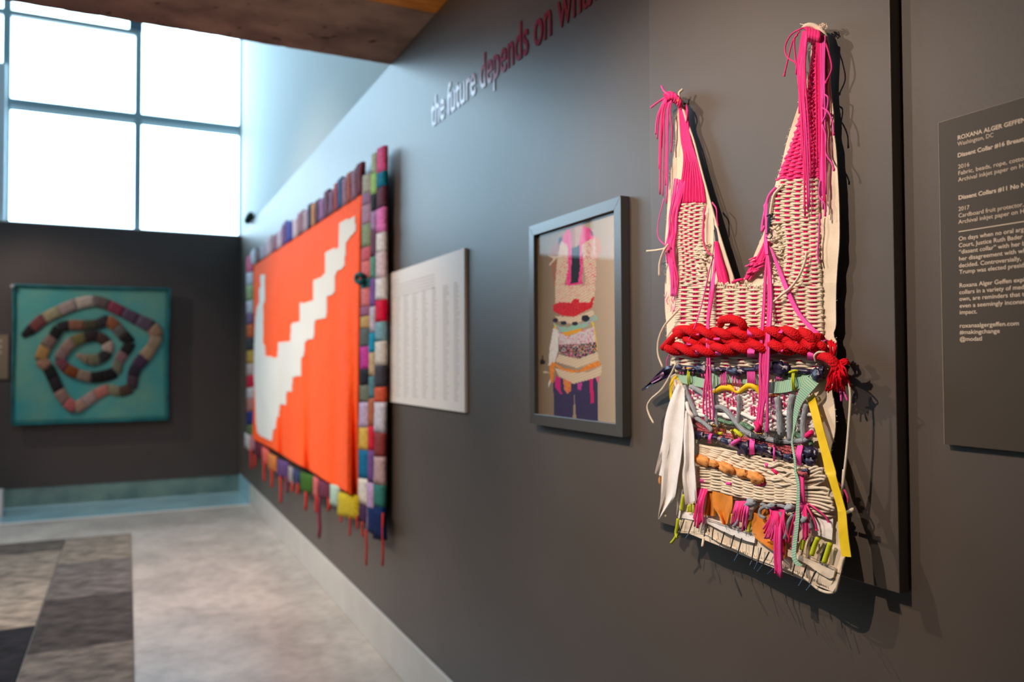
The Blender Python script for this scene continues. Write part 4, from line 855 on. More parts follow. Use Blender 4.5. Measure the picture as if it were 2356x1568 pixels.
# ---- navy satin puffs
def blob(name, x, y, rx, ry, rz, m, Zf=Z3, rot=0, d=.014, seed=0, sub=(14, 9), mats=None, rough=.25):
    cx, cy = Zf(x, y); sc = {Z3: 4.53, Z4: 4.126, Z2: 3.733, Z1: 2.904}[Zf]; rx /= sc; ry /= sc; V = []; a0 = math.radians(rot); nu, nv = sub
    for j in range(nv+1):
        ph_ = math.pi*j/nv
        for i in range(nu):
            th = 2*math.pi*i/nu; ux, uy, uz = math.sin(ph_)*math.cos(th), math.cos(ph_), math.sin(ph_)*math.sin(th)
            k = 1+rough*noise.noise(Vector((ux*2.2+seed, uy*2.2, uz*2.2)))+.1*math.sin(ux*9+seed)
            X, Y = ux*rx*k, uy*ry*k; V.append(G(cx+X*math.cos(a0)-Y*math.sin(a0), cy+X*math.sin(a0)+Y*math.cos(a0), d+uz*rz*k))
    Fc = [(j*nu+i, j*nu+(i+1) % nu, (j+1)*nu+(i+1) % nu, (j+1)*nu+i) for j in range(nv) for i in range(nu)]
    if mats:
        mi = [int(noise.noise(Vector((i*.55+seed*3, j*.8, seed)))*3+.9) % len(mats) if noise.noise(Vector((i*.55+seed*3, j*.8, seed))) > .05 else 0 for j in range(nv) for i in range(nu)]
        return link(name, V, Fc, None, gm, mats=mats, mi=mi)
    return link(name, V, Fc, m, gm)
NV_ = None
for k, (x, y, rx, ry, rot) in enumerate([(440, 118, 65, 34, 10), (640, 128, 82, 52, -5), (1000, 155, 105, 48, 5), (1280, 118, 85, 40, 0), (1460, 128, 112, 76, 5), (1850, 190, 82, 70, -35), (1905, 145, 40, 52, 10), (545, 140, 60, 26, 0), (820, 150, 60, 24, 0)]): blob('satin_puff', x, y, rx, ry, .013, M_tie, rot=rot, seed=k*3.3, d=.014, rough=.45, sub=(20, 12))
sheet('satin_tail', [Z3(365, 85), Z3(270, 110), Z3(180, 190), Z3(110, 270), Z3(25, 345)], [Z3(375, 175), Z3(320, 205), Z3(240, 245), Z3(130, 300), Z3(35, 358)], M_navy, .024, 20, 5, .001, lambda s, u, p: .008*math.sin(u*5+s*4))
sheet('satin_tail_patch', [Z3(250, 160), Z3(180, 205), Z3(120, 262)], [Z3(262, 190), Z3(215, 235), Z3(135, 278)], M_mauve, .031, 10, 3, .001, lambda s, u, p: .006*math.sin(u*5+s*3))
for k, (x, y, rx, ry, rot) in enumerate([(630, 820, 72, 46, 20), (790, 850, 90, 48, 10), (900, 880, 110, 50, 14), (1110, 955, 90, 84, 10), (1300, 965, 115, 70, 20), (1440, 1010, 80, 60, 20), (1560, 1050, 90, 50, 15), (1780, 1000, 86, 70, 20), (1790, 1090, 70, 60, 30)]): blob('satin_puff', x, y, rx, ry, .012, M_tie, rot=rot, seed=50+k*2.1, d=.013, rough=.45, sub=(20, 12))
tube('satin_core', [(*Z3(400, 110), .012), (*Z3(650, 120), .014), (*Z3(1000, 140), .012), (*Z3(1400, 130), .014), (*Z3(1800, 160), .012)], 6, M_tie, 8)
tube('satin_core', [(*Z3(585, 810), .010), (*Z3(800, 850), .012), (*Z3(1100, 950), .014), (*Z3(1450, 1010), .012), (*Z3(1650, 1060), .012), (*Z3(1800, 1010), .012)], 9, M_tie, 8)
# ---- white strips band with pink dashes
weave([Z3(470, 330), Z3(500, 440), Z3(560, 560), Z3(620, 690)], [Z3(1790, 400), Z3(1800, 520), Z3(1815, 640), Z3(1830, 800)], 19, [.04+.0335*i for i in range(28)], M_white, M_pinkd, 3.4, 1.8, d=.006, amp=.003, jit=1.6, name='white_strip', wname='pink_warp', nw=1)
PC = [500, 530, 560, 590, 620, 650, 880, 910, 940, 970, 1000, 1150, 1180, 1210, 1240, 1370, 1400, 1500, 1530, 1560, 1640, 1670, 1700, 1780]
for k in range(150):
    xc = random.choice(PC); yy_ = random.uniform(335, 650); x, y = Z3(xc+(yy_-340)*(.22 if xc < 700 else .08), yy_)
    tube('pink_dash', [(x, y-3, .012), (x+.6, y, .0145), (x+1, y+random.uniform(3, 8), .012)], random.uniform(1.1, 1.9), random.choice([M_pinkd, M_mag]))
for k in range(14):
    x = 560+k*90; y = 560+(k*37 % 90); tube('white_strip', [(*Z3(x-60, y-20), .008), (*Z3(x, y+random.uniform(-20, 25)), .014), (*Z3(x+90, y+random.uniform(0, 45)), .012), (*Z3(x+150, y+40), .006)], random.uniform(3, 5.5), M_white)
# ---- grey wool strokes
for P, r in [([(1035, 400), (1042, 500), (1038, 620), (1030, 730)], 5), ([(780, 380), (790, 470), (800, 560), (820, 760)], 4), ([(475, 300), (520, 420), (560, 520), (605, 625)], 5.5), ([(540, 310), (620, 350), (690, 400)], 6), ([(770, 530), (870, 530), (940, 590), (1010, 680), (1080, 760), (1170, 815)], 6), ([(1170, 815), (1300, 850), (1450, 880), (1600, 885), (1730, 870), (1780, 840)], 6), ([(1440, 425), (1460, 560), (1470, 700), (1482, 850)], 6.5), ([(1605, 395), (1582, 520), (1575, 700), (1582, 870)], 7), ([(1748, 490), (1728, 600), (1712, 730), (1725, 880)], 6), ([(1310, 715), (1325, 780), (1332, 870)], 4), ([(600, 640), (690, 700), (770, 775)], 5.5), ([(700, 610), (712, 680)], 4)]:
    tube('grey_wool_strand', [(*Z3(*p), .018) for p in P], r, M_greyy, 7)
# tweed row, small leaves of green thread
for dy in (0, 34): tube('tweed_cord', [(*Z3(575, 750+dy), .010), (*Z3(800, 790+dy), .014), (*Z3(1000, 830+dy), .016), (*Z3(1250, 880+dy), .014), (*Z3(1500, 925+dy), .016), (*Z3(1760, 960+dy), .010)], 4.5, M_tweed)
for dy in (0, 30): tube('tweed_cord', [(*Z3(560, 650+dy), .010), (*Z3(700, 730+dy), .014), (*Z3(900, 770+dy), .012)], 3.6, M_tweed)
for dy in (0, 35, 70): tube('tweed_cord', [(*Z3(1330, 900+dy), .013), (*Z3(1500, 955+dy), .018), (*Z3(1680, 1005+dy), .014)], 3.6, M_tweed)
M_sage = mat('sage_thread', (120, 160, 130), .9, var=.4, vscale=200)
for P, r in [([(820, 650), (900, 680), (1000, 700)], 5), ([(1050, 700), (1110, 710), (1180, 760)], 6), ([(1620, 800), (1680, 830), (1740, 850)], 6), ([(1740, 850), (1780, 880), (1800, 920)], 5)]: tube('sage_cord', [(*Z3(*p), .014) for p in P], r, M_sage)
tube('yellow_knot', [(*Z3(1000, 770), .016), (*Z3(1040, 800), .02), (*Z3(1080, 830), .016)], 5, M_lime); tube('yellow_knot', [(*Z3(830, 800), .018), (*Z3(870, 800), .018)], 4, M_lime)
# gold safety pins, black hair pins
for x, y0, y1 in [(768, 700, 810), (782, 705, 812), (802, 710, 815), (815, 715, 812), (872, 700, 790), (884, 700, 795), (905, 740, 800)]: tube('gold_pin', [(*Z3(x, y0), .026), (*Z3(x+4, y1), .022)], 1.0, M_gold)
for o in (0, 14): tube('gold_pin', [(*Z3(955+o, 758-o*.3), .03), (*Z3(1010+o, 880-o*.3), .024)], 1.6, M_gold)
tube('gold_ring', [(*Z3(1190, 770), .03), (*Z3(1230, 800), .036), (*Z3(1275, 800), .034), (*Z3(1300, 785), .03)], 1.2, M_gold)
for k in range(9): x = 1172+k*15; tube('black_hairpin', [(*Z3(x, 770+random.uniform(0, 20)), .022), (*Z3(x+2, 830), .026), (*Z3(x+6, 880+random.uniform(-15, 15)), .022)], .9, M_blk)
for k in range(8): x = 1405+k*12; tube('black_hairpin', [(*Z3(x, 780+random.uniform(0, 30)), .022), (*Z3(x+2, 850), .026), (*Z3(x+5, 935+random.uniform(-15, 25)), .022)], .9, M_blk)
for q in [(720, 745, 800, 905, 15), (1150, 1200, 855, 1020, 5), (1398, 1412, 925, 1090, 0), (1630, 1690, 925, 1130, 20)]:
    x0, x1, y0, y1, sl = q; sheet('pink_tape', [(*Z3(x0+sl, y0), -.006), (*Z3(x0, (y0+y1)/2), .004), (*Z3(x0, y1), -.006)], [(*Z3(x1+sl, y0), -.006), (*Z3(x1, (y0+y1)/2), .004), (*Z3(x1, y1), -.006)], M_tape, .026, 8, 3, .002)
tube('pink_tape', [(*Z3(975, 910), .024), (*Z3(1010, 885), .03), (*Z3(1055, 870), .022)], 5, M_mag); tube('pink_tape', [(*Z3(1390, 1160), .014), (*Z3(1420, 1200), .018), (*Z3(1450, 1225), .014)], 3.6, M_pinkd)
tube('crimson_knot', [(*Z3(1750, 830), .02), (*Z3(1785, 800), .024), (*Z3(1800, 790), .02)], 6, M_pinkd)
# pink warps crossing the mint and white bands
for x0, x1, y0, y1 in [(850, 905, 150, 360), (1130, 1205, 140, 330), (975, 1000, 200, 300), (1030, 1055, 240, 310), (655, 685, 175, 220), (525, 560, 130, 190), (430, 460, 160, 185), (1440, 1480, 205, 250)]:
    n = max(2, int((x1-x0)/12)); tubes('pink_warp', [[(*Z3(x0+(x1-x0)*i/(n-1), y0), .014), (*Z3(x0+(x1-x0)*i/(n-1)+4, (y0+y1)/2), .022), (*Z3(x0+(x1-x0)*i/(n-1)+8, y1), .012)] for i in range(n)], 1.6, M_mag)

# ---- mint ribbon
sheet('mint_ribbon', [Z3(400, 190), Z3(480, 196), Z3(560, 205), Z3(640, 222), Z3(715, 240)], [Z3(425, 268), Z3(500, 286), Z3(570, 300), Z3(640, 318), Z3(705, 332)], M_mint, .017, 20, 4, .0012)
sheet('mint_ribbon', [Z3(465, 130), Z3(540, 135), Z3(600, 180)], [Z3(455, 190), Z3(530, 205), Z3(600, 215)], M_mint, .012, 10, 4, .0012)
sheet('mint_ribbon', [Z3(735, 165), Z3(860, 168), Z3(1000, 172), Z3(1120, 168), Z3(1260, 180)], [Z3(745, 356), Z3(860, 275), Z3(1000, 275), Z3(1120, 285), Z3(1265, 300)], M_mint, .010, 26, 4, .0012)
sheet('mint_ribbon', [Z3(1345, 268), Z3(1450, 258), Z3(1560, 238), Z3(1680, 210), Z3(1795, 185)], [Z3(1350, 382), Z3(1450, 380), Z3(1560, 366), Z3(1690, 325), Z3(1830, 262)], M_mint, .018, 26, 4, .0012)
sheet('mint_ribbon', [Z3(1500, 190), Z3(1620, 165), Z3(1760, 155)], [Z3(1500, 235), Z3(1620, 225), Z3(1760, 195)], M_mint, .012, 12, 4, .0012)
RL = [(*Z3(1800, 180), .0), (*Z3(1750, 240), .008), (*Z3(1690, 310), .008), (*Z3(1640, 420), .006), (*Z3(1612, 560), .006), (*Z3(1606, 660), .006), (*Z3(1602, 770), .006), (*Z3(1585, 880), .008), (*Z3(1592, 960), .008), (*Z3(1610, 1060), .012), (*Z3(1622, 1200), .014), (*Z3(1650, 1400), .014)]
RR_ = [(*Z3(1885, 262), .0), (*Z3(1830, 330), .008), (*Z3(1780, 385), .008), (*Z3(1700, 490), .006), (*Z3(1662, 590), .006), (*Z3(1640, 680), .006), (*Z3(1618, 770), .006), (*Z3(1602, 880), .008), (*Z3(1614, 960), .008), (*Z3(1632, 1060), .012), (*Z3(1645, 1200), .014), (*Z3(1676, 1400), .014)]
sheet('mint_ribbon_tail', RL, RR_, M_mint, .018, 70, 4, .0012, lambda s, u, p: .003*math.sin(s*12), label='long narrow end of the mint ribbon hanging down')
sheet('mint_ribbon_tail', [(*Z4(1468, 0), .014), (*Z4(1500, 120), .016), (*Z4(1492, 300), .016), (*Z4(1482, 500), .014), (*Z4(1455, 700), .012), (*Z4(1448, 820), .012), (*Z4(1480, 895), .012), (*Z4(1520, 918), .012)], [(*Z4(1488, 0), .014), (*Z4(1524, 120), .016), (*Z4(1526, 300), .016), (*Z4(1520, 500), .014), (*Z4(1498, 700), .012), (*Z4(1490, 820), .012), (*Z4(1510, 870), .012), (*Z4(1552, 905), .012)], M_mint, .018, 50, 4, .0012)
for x, y0, y1 in [(508, 120, 300), (525, 118, 295), (1598, 145, 350), (1615, 143, 350)]: tube('lime_tie', [(*Z3(x+6, y0), .018), (*Z3(x, (y0+y1)/2), .028), (*Z3(x+8, y1), .018)], 1.9, M_lime)
tube('lime_tie', [(*Z3(500, 122), .02), (*Z3(550, 122), .02)], 2.4, mat('apricot_tie', (250, 170, 60), .8)); tube('lime_tie', [(*Z3(1565, 165), .02), (*Z3(1620, 145), .024), (*Z3(1660, 148), .02)], 2.6, M_lime)
# ---- yellow ribbon
sheet('yellow_ribbon', [Z3(392, 192), Z3(345, 225), Z3(318, 300), Z3(318, 400), Z3(330, 495)], [Z3(425, 262), Z3(385, 262), Z3(350, 315), Z3(344, 400), Z3(352, 450)], M_yel, .014, 18, 4, .0012, lambda s, u, p: .004*math.sin(s*3))
tube('yellow_ribbon', [(*Z3(735, 372), .010), (*Z3(800, 362), .013), (*Z3(870, 325), .015), (*Z3(950, 325), .014), (*Z3(1030, 372), .011), (*Z3(1090, 335), .014), (*Z3(1150, 300), .015), (*Z3(1215, 315), .014), (*Z3(1270, 400), .010)], [2, 5, 7, 7, 3, 6, 7, 7, 3], M_yel, 8, 6)
tube('yellow_ribbon', [(*Z3(1330, 400), .010), (*Z3(1400, 402), .013), (*Z3(1470, 385), .010)], 3.4, M_orf)
sheet('yellow_ribbon_tail', [(*Z3(1752, 440), 0), (*Z3(1795, 600), .006), (*Z3(1842, 780), .01), (*Z3(1905, 1030), .014), (*Z3(1950, 1230), .018), (*Z4(1790, 60), .02), (*Z4(1872, 330), .024), (*Z4(1886, 400), .026)], [(*Z3(1822, 378), 0), (*Z3(1880, 590), .006), (*Z3(1928, 775), .01), (*Z3(1995, 1010), .014), (*Z3(2050, 1200), .018), (*Z4(1870, 60), .02), (*Z4(1938, 300), .024), (*Z4(1966, 400), .026)], M_yel, .018, 50, 5, .0012, label='long bright yellow ribbon end hanging at the right side')
sheet('yellow_ribbon_tail', [(*Z4(1886, 395), .026), (*Z4(1893, 560), .024), (*Z4(1908, 720), .02), (*Z4(1926, 822), .02)], [(*Z4(1966, 398), .026), (*Z4(1980, 560), .028), (*Z4(1996, 700), .026), (*Z4(2014, 828), .026)], M_yel, .018, 20, 5, .0012)
# ---- orange puffs and lower cream bands
def weave2(rowsL, rowsR, mids, n, wob, d, name='weft_cord', r=2.8):
    for k in range(n):
        s = k/(n-1); a = np.array(rowsL[0])*(1-s)+np.array(rowsL[1])*s; b = np.array(rowsR[0])*(1-s)+np.array(rowsR[1])*s; pts = [(*a, d-.004)]; m_ = 10
        for i in range(1, m_):
            u = i/m_; sag = np.interp(u, [q[0] for q in mids], [q[1]*(1-s)+q[2]*s for q in mids]); sg = 1 if (i+k) % 2 else -1
            pts.append((a[0]*(1-u)+b[0]*u, a[1]*(1-u)+b[1]*u+sag/4.4+random.uniform(-1, 1)*wob+sg*.5, d+.003*sg+.0015*random.random()))
        pts.append((*b, d-.001)); tube(name, pts, r*random.uniform(.9, 1.1), M_cord, 6, 4)
weave2([Z3(572, 905), Z3(575, 1015)], [Z3(1900, 1170), Z3(1420, 1325)], [(0, 0, 0), (.3, 0, 0), (.5, 6, 4), (.8, -10, 0), (1, 0, 0)], 15, 1.4, .012)
weave2([Z3(588, 1150), Z4(540, 180)], [Z3(1700, 1300), Z4(1545, 318)], [(0, 0, 0), (.25, -30, 0), (.55, 25, 30), (.8, 10, 20), (1, 0, 0)], 17, 1.7, .013)
for x0, y0, n in [(640, 1290, 3), (910, 1320, 4), (1320, 1130, 2)]: tubes('pink_warp', [[(*Z3(x0+i*12, y0-14), .014), (*Z3(x0+i*12+6, y0+2), .019), (*Z3(x0+i*12+10, y0+22), .014)] for i in range(n)], 2.2, M_mag)
for k in range(12):
    x0, y0 = Z3(1380+random.uniform(0, 250), 1130+random.uniform(0, 200)); tube('loose_cord', [(x0-22, y0-4, .014), (x0-6, y0+random.uniform(-7, 7), .019), (x0+14, y0+random.uniform(-8, 8), .019), (x0+32, y0+random.uniform(-5, 8), .013)], 2.6, M_cord)
for k, (x, y, rx, ry, rot) in enumerate([(660, 1085, 105, 52, 22), (770, 1115, 70, 38, 15), (915, 1165, 100, 52, 28), (1080, 1220, 62, 48, 20), (1215, 1265, 108, 58, 25)]): blob('orange_puff', x, y, rx, ry, .014, M_orf, rot=rot, seed=80+k, d=.016, rough=.35, sub=(18, 12))
tube('orange_core', [(*Z3(575, 1060), .012), (*Z3(700, 1095), .014), (*Z3(850, 1130), .014), (*Z3(1000, 1190), .014), (*Z3(1150, 1240), .014), (*Z3(1300, 1310), .012)], [7, 8, 7, 8, 7, 5], M_orf, 10)
tube('orange_end', [(*Z3(240, 1240), .01), (*Z3(222, 1280), .012), (*Z3(225, 1320), .01)], 5, M_orf)
tube('pink_warp', [(*Z3(1240, 1335), .014), (*Z3(1290, 1325), .018), (*Z3(1330, 1320), .012)], 4, M_pinkd)
# loops of cord at the right
for k, (ya, yb, xt, yt, r) in enumerate([(90, 130, 1730, 30, 9), (60, 150, 1765, 75, 16), (115, 180, 1750, 100, 12), (180, 225, 1775, 185, 14), (160, 250, 1800, 205, 22), (215, 270, 1790, 240, 14), (270, 330, 1830, 320, 18), (290, 360, 1845, 370, 14), (240, 300, 1815, 285, 16), (320, 390, 1800, 385, 10), (20, 60, 1690, -20, 8), (40, 100, 1740, 0, 12)]):
    tube('cord_loop', [(*Z4(1540, ya), .016), (*Z4((1540+xt)/2, ya-8+(yt-ya)*.35), .022), (*Z4(xt-14, yt-r), .024), (*Z4(xt+8, yt), .022), (*Z4(xt-12, yt+r), .02), (*Z4((1540+xt)/2, yb+(yt-yb)*.35+6), .016), (*Z4(1540, yb), .012)], 2.7, M_cord, 6, 5)
for k in range(10): tube('cord_loop', [(*Z4(1540, 40+k*28), .02), (*Z4(1440, 50+k*26+random.uniform(-8, 8)), .017), (*Z4(1340, 70+k*22+random.uniform(-15, 15)), .012)], 2.7, M_cord)
tube('cord_loop', [(*Z4(1640, 390), .014), (*Z4(1720, 430), .016), (*Z4(1800, 440), .014), (*Z4(1870, 436), .01)], 2.6, M_cord)
for k in range(6): tube('pink_wrap_cord', [(*Z4(1512+k*9, 40), .024), (*Z4(1520+k*8, 120), .03), (*Z4(1526+k*8, 220), .03), (*Z4(1520+k*10, 310), .024)], 2.1, M_pink if k % 2 else M_mag)
tube('dark_knot', [(*Z4(1560, 20), .02), (*Z4(1600, 8), .024), (*Z4(1620, 24), .02)], 5, M_navy); tube('tweed_cord', [(*Z4(1520, 28), .026), (*Z4(1560, 42), .03), (*Z4(1600, 34), .026)], 4.4, M_tweed)
tube('loose_pink_cord', [(*Z4(1895, 125), .02), (*Z4(1945, 185), .028), (*Z4(1980, 260), .03), (*Z4(1986, 312), .028)], 1.8, M_pink)
tube('loose_pink_cord', [(*Z3(2085, 300), .02), (*Z3(2105, 380), .024), (*Z3(2112, 465), .022)], 2.4, M_mag); tube('loose_pink_cord', [(*Z3(2110, 300), .02), (*Z3(2145, 380), .024), (*Z3(2178, 460), .022)], 2.2, M_mag)
# ---- white fabric strips at the left
cr_ = lambda s, u, p: .006*math.sin(u*7+s*2)*(.4+s)
sheet('white_fabric', [Z3(405, 280), Z3(338, 420), Z3(272, 640), Z3(245, 900), Z4(215, 60), Z4(205, 280), Z4(188, 400), Z4(184, 468)], [Z3(475, 340), Z3(475, 480), Z3(468, 700), Z3(445, 1000), Z4(372, 60), Z4(352, 200), Z4(330, 272), Z4(190, 469)], M_white, .024, 40, 9, .001, cr_)
sheet('white_fabric', [Z3(260, 800), Z3(225, 960), Z3(192, 1090), Z3(163, 1218)], [Z3(330, 800), Z3(310, 960), Z3(280, 1100), Z3(245, 1248)], M_white, .020, 16, 5, .001, cr_)
sheet('white_fabric', [Z3(485, 560), Z3(466, 800), Z3(470, 1080), Z4(412, 60), Z4(440, 332)], [Z3(530, 600), Z3(572, 800), Z3(575, 1080), Z4(534, 60), Z4(550, 288)], M_white, .028, 34, 7, .001, cr_)
sheet('cream_fabric', [Z3(360, 230), Z3(370, 300), Z3(400, 370)], [Z3(425, 250), Z3(465, 320), Z3(480, 380)], M_canvas, .018, 10, 5, .001, cr_)
tube('cotton_knot', [(*Z3(500, 480), .02), (*Z3(520, 570), .028), (*Z3(560, 620), .024), (*Z3(520, 640), .02)], 5, M_white)
# lower left rag
sheet('white_fabric', [Z4(368, 180), Z4(358, 260), Z4(362, 340), Z4(355, 430)], [Z4(415, 190), Z4(405, 280), Z4(400, 360), Z4(385, 460)], M_white, .012, 14, 4, .001, cr_)
# ---- organza
pl_ = lambda s, u, p: .008*math.sin(u*8+1)*s
sheet('orange_organza', [Z4(658, 190), Z4(640, 300), Z4(618, 432)], [Z4(730, 190), Z4(728, 300), Z4(725, 440)], M_org, .012, 14, 7, .0008, pl_)
sheet('orange_organza', [Z4(700, 200), Z4(700, 330), Z4(760, 440), Z4(795, 524)], [Z4(885, 250), Z4(888, 330), Z4(868, 440), Z4(845, 512)], M_org, .016, 18, 9, .0008, pl_)
sheet('orange_organza', [Z4(1170, 320), Z4(1085, 400), Z4(1070, 520), Z4(1100, 640), Z4(1230, 740), Z4(1300, 790)], [Z4(1310, 320), Z4(1340, 400), Z4(1380, 520), Z4(1400, 640), Z4(1398, 760), Z4(1390, 842)], M_org, .012, 26, 11, .0008, pl_)
# ---- pink fringes
def fringe(x0, w0, y0, ends, m=(0, 1), r=2.0, d=.02, bow=0):
    for i, (xe, ye) in enumerate(ends):
        u = i/max(1, len(ends)-1); xs_ = x0+w0*(u-.5)
        tube('fringe_cord', [(*Z4(xs_, y0), d-.004), (*Z4(xs_+(xe-xs_)*.45+bow*(u-.5)*2, y0+(ye-y0)*.35), d+.008), (*Z4(xs_+(xe-xs_)*.85+bow*(u-.5)*1.4, y0+(ye-y0)*.72), d+.004), (*Z4(xe, ye), d)], r*random.uniform(.85, 1.15), [M_pink, M_mag, M_pinkd][random.choice([0, 0, 1, 2])], 5, 4)
fringe(605, 100, 180, [(512+random.uniform(-10, 10)+k*7, random.uniform(430, 560)) for k in range(15)], bow=-15)
fringe(985, 120, 300, [(880+random.uniform(-8, 8)+k*13, random.uniform(440, 590)) for k in range(12)], r=2.2)
fringe(1345, 90, 350, [(1195, 650), (1212, 655), (1235, 645), (1255, 665), (1280, 670), (1290, 690), (1300, 760), (1303, 980), (1315, 985), (1330, 1010), (1342, 1025), (1352, 1000), (1362, 860), (1375, 800), (1400, 690), (1425, 660)], r=2.3, bow=-30)
fringe(1300, 130, 345, [(1180, 560), (1190, 600), (1205, 640), (1228, 650), (1262, 668), (1296, 980), (1322, 1005), (1350, 1022)], r=2.3, bow=-45)
fringe(1555, 60, 300, [(1420, 700), (1455, 745), (1480, 640), (1510, 680), (1560, 660), (1580, 665), (1600, 640), (1620, 600), (1690, 572), (1800, 492), (1575, 660), (1590, 655)], r=2.1)
for x, y in [(1800, 492), (1690, 572), (1278, 668), (1298, 975), (1578, 660), (1450, 745)]: tube('cord_tip', [(*Z4(x, y-5), .02), (*Z4(x, y+8), .02)], 3, M_pink)
# grey wool bows
for k, (x, y, rx, ry) in enumerate([(1060, 312, 48, 42), (1430, 362, 55, 42), (1562, 470, 46, 46), (1260, 340, 46, 26)]): blob('wool_bow', x, y, rx, ry, .011, M_greyy, Zf=Z4, d=.022, seed=k*5, rough=.5)
for P in [[(1040, 320), (970, 370), (950, 470), (905, 540)], [(1040, 330), (1010, 400), (1005, 490)], [(1230, 340), (1160, 370), (1150, 430), (1200, 460)], [(1240, 360), (1330, 340), (1390, 355)], [(1230, 370), (1180, 330), (1160, 330)], [(1340, 400), (1345, 450), (1300, 490)], [(1470, 420), (1420, 500), (1400, 600), (1378, 655)], [(1600, 430), (1620, 500), (1640, 560)]]: tube('grey_wool_strand', [(*Z4(*p), .022) for p in P], 3.8, M_greyy, 7)
# lime and yellow threads
for P, r in [([(428, 238), (412, 310), (402, 385)], 4), ([(372, 465), (362, 540), (352, 605), (368, 645)], 4), ([(362, 610), (335, 660), (305, 695)], 3.2), ([(1055, 478), (1045, 530), (1040, 592)], 4), ([(890, 420), (886, 470), (880, 512)], 3.4), ([(1562, 665), (1545, 760)], 4.4), ([(1700, 648), (1670, 720), (1640, 812)], 5), ([(1818, 698), (1790, 790), (1760, 882)], 5.4), ([(470, 340), (468, 400)], 3), ([(495, 325), (492, 400)], 3), ([(525, 320), (520, 410)], 3), ([(565, 350), (575, 420)], 3), ([(1450, 630), (1440, 700)], 3)]: tube('lime_thread', [(*Z4(*p), .016) for p in P], r, M_lime, 7)
# ---- hem
hd = lambda s, u, p: .002*noise.noise(Vector((p[0]*.1, p[1]*.1, 9)))
sheet('hem_band', [Z4(362, 400), Z4(450, 405), Z4(530, 440), Z4(620, 450), Z4(800, 500), Z4(1000, 560), Z4(1110, 600)], [Z4(370, 455), Z4(430, 462), Z4(520, 478), Z4(610, 492), Z4(790, 580), Z4(990, 665), Z4(1095, 695)], M_white, .010, 40, 5, .003, hd)
sheet('hem_band', [Z4(1390, 745), Z4(1480, 790), Z4(1600, 850), Z4(1720, 880), Z4(1840, 915), Z4(1862, 945)], [Z4(1395, 815), Z4(1500, 850), Z4(1600, 900), Z4(1680, 960), Z4(1800, 1030), Z4(1845, 1020)], M_canvas, .012, 30, 5, .004, hd)
sheet('canvas_flap', [Z4(1625, 450), Z4(1632, 520), Z4(1640, 600)], [Z4(1842, 465), Z4(1838, 560), Z4(1832, 668)], M_white, .010, 12, 7, .0015, hd)
sheet('canvas_flap', [Z4(1690, 935), Z4(1680, 1000), Z4(1668, 1062)], [Z4(1868, 985), Z4(1845, 1050), Z4(1806, 1116)], M_canvas, .007, 10, 7, .002, hd)
sheet('canvas_flap', [Z4(400, 462), Z4(395, 520), Z4(388, 580)], [Z4(640, 505), Z4(630, 560), Z4(625, 598)], M_canvas, .007, 10, 9, .002, hd)
tube('hem_piping', [(*Z4(385, 590), .004), (*Z4(500, 600), .004), (*Z4(640, 612), .004), (*Z4(760, 680), .004), (*Z4(920, 750), .004), (*Z4(1100, 835), .005), (*Z4(1290, 905), .005), (*Z4(1430, 950), .005), (*Z4(1580, 1030), .005), (*Z4(1700, 1130), .005), (*Z4(1800, 1166), .006), (*Z4(1862, 1150), .006), (*Z4(1886, 1080), .006), (*Z4(1915, 950), .006), (*Z4(1945, 830), .006)], 3, M_canvas, 6, 6)
st = []
for k in range(46):
    u = k/45.; x = 640+u*460; y = 455+u*145; st.append([(*Z4(x, y+6), .015), (*Z4(x+9, y+16), .0165), (*Z4(x+18, y+10), .015)])
for k in range(34):
    u = k/33.; x = 1530+u*320; y = 775+u*150; st.append([(*Z4(x, y), .018), (*Z4(x+6, y+12), .0195), (*Z4(x+14, y+8), .018)])
for k in range(40):
    u = k/39.; x = 960+u*880; y = 765+u*375-40*math.sin(u*3.1); st.append([(*Z4(x, y), .007), (*Z4(x+3, y+12), .0085), (*Z4(x+6, y+22), .007)])
tubes('hem_stitches', st, .5, mat('hem_stitching', (150, 132, 108), .8), 3, 2, kind='stuff')
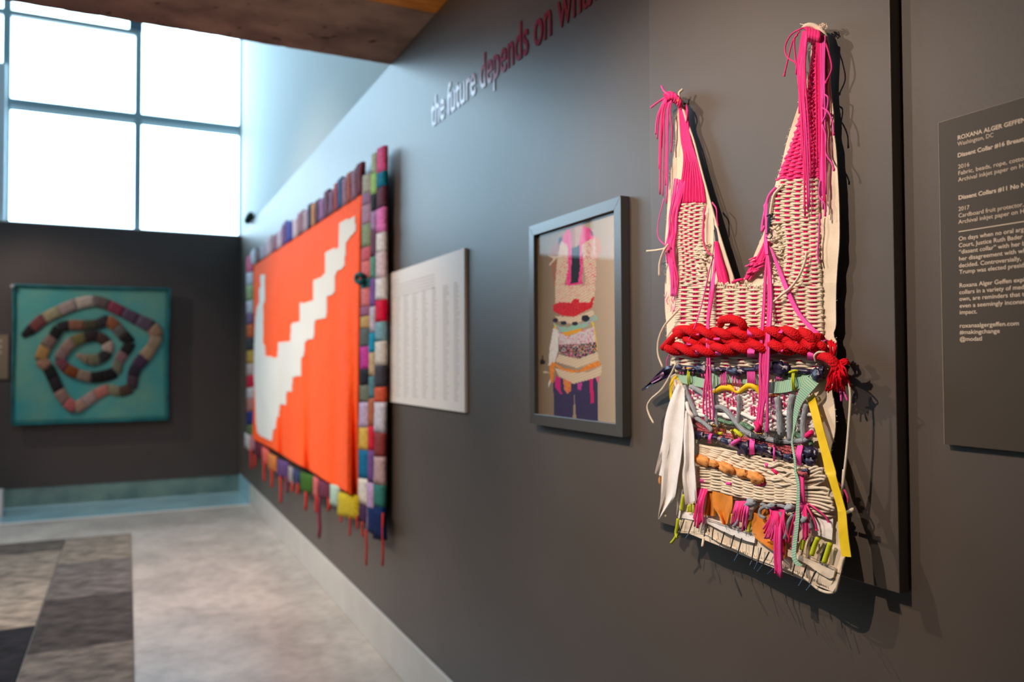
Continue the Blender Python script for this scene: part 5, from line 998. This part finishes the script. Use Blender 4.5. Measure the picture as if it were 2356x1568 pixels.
NEED = [((430, 468), (400, 560), (362, 640)), ((515, 478), (492, 545), (468, 612)), ((632, 515), (626, 570), (620, 632)), ((708, 548), (700, 605), (694, 664)), ((812, 588), (795, 650), (778, 706)), ((905, 620), (888, 680), (872, 742)), ((977, 648), (958, 720), (938, 795)), ((1096, 698), (1084, 780), (1070, 862)), ((1162, 738), (1146, 805), (1128, 872)), ((1238, 778), (1205, 840), (1170, 905)), ((1480, 888), (1468, 940), (1456, 990)), ((1592, 905), (1568, 980), (1545, 1045)), ((1682, 958), (1650, 1020), (1622, 1090)), ((1662, 648), (1645, 690), (1630, 722)), ((1785, 700), (1750, 790), (1722, 880)), ((1040, 430), (1020, 500), (998, 572))]
for k, (a, b, c) in enumerate(NEED):
    low = c[1] > 550 and k < 13
    tube('dark_needle', [(*Z4(*a), .014), (*Z4(*b), .018), (*Z4(*c), .026 if low else .016)], 1.5 if k < 13 else 2.2, M_blk, 6)
for a, b in [((470, 605), (442, 652)), ((940, 795), (905, 864)), ((1127, 870), (1094, 942)), ((1170, 905), (1125, 965)), ((1276, 935), (1220, 990)), ((1556, 1028), (1515, 1102)), ((1637, 1075), (1590, 1142)), ((770, 700), (758, 730)), ((1070, 862), (1052, 905))]:
    tube('needle_tip', [(*Z4(*a), .028), (*Z4(*b), .05)], .9, M_blue, 6)
# ---- brass pegs that carry the garment
for (px, py), lb in (((1576, 239), 'small brass peg carrying the lower left strap of the garment'), ((1897, 73), 'small brass peg carrying the taller right strap of the garment')):
    a = onx(px, py, -EB); e = EG+.006
    pg = empty('brass_peg', tuple(a), lb, 'peg', 'brass pegs holding the garment')
    del pg['group']
    o = None
    g = tubegeo([a, a+np.array([-(e-EB), 0, .001])], .0022, 8); link('shank', g[0], g[1], M_gold, pg)
    g = tubegeo([a+np.array([-(e-EB), 0, .001]), a+np.array([-(e-EB)-.004, 0, .001])], .005, 10); link('head', g[0], g[1], M_gold, pg)
tube('orange_bead', [(*Z1(262, 612), .03), (*Z1(268, 618), .032)], 3.4, M_orange2, 8)
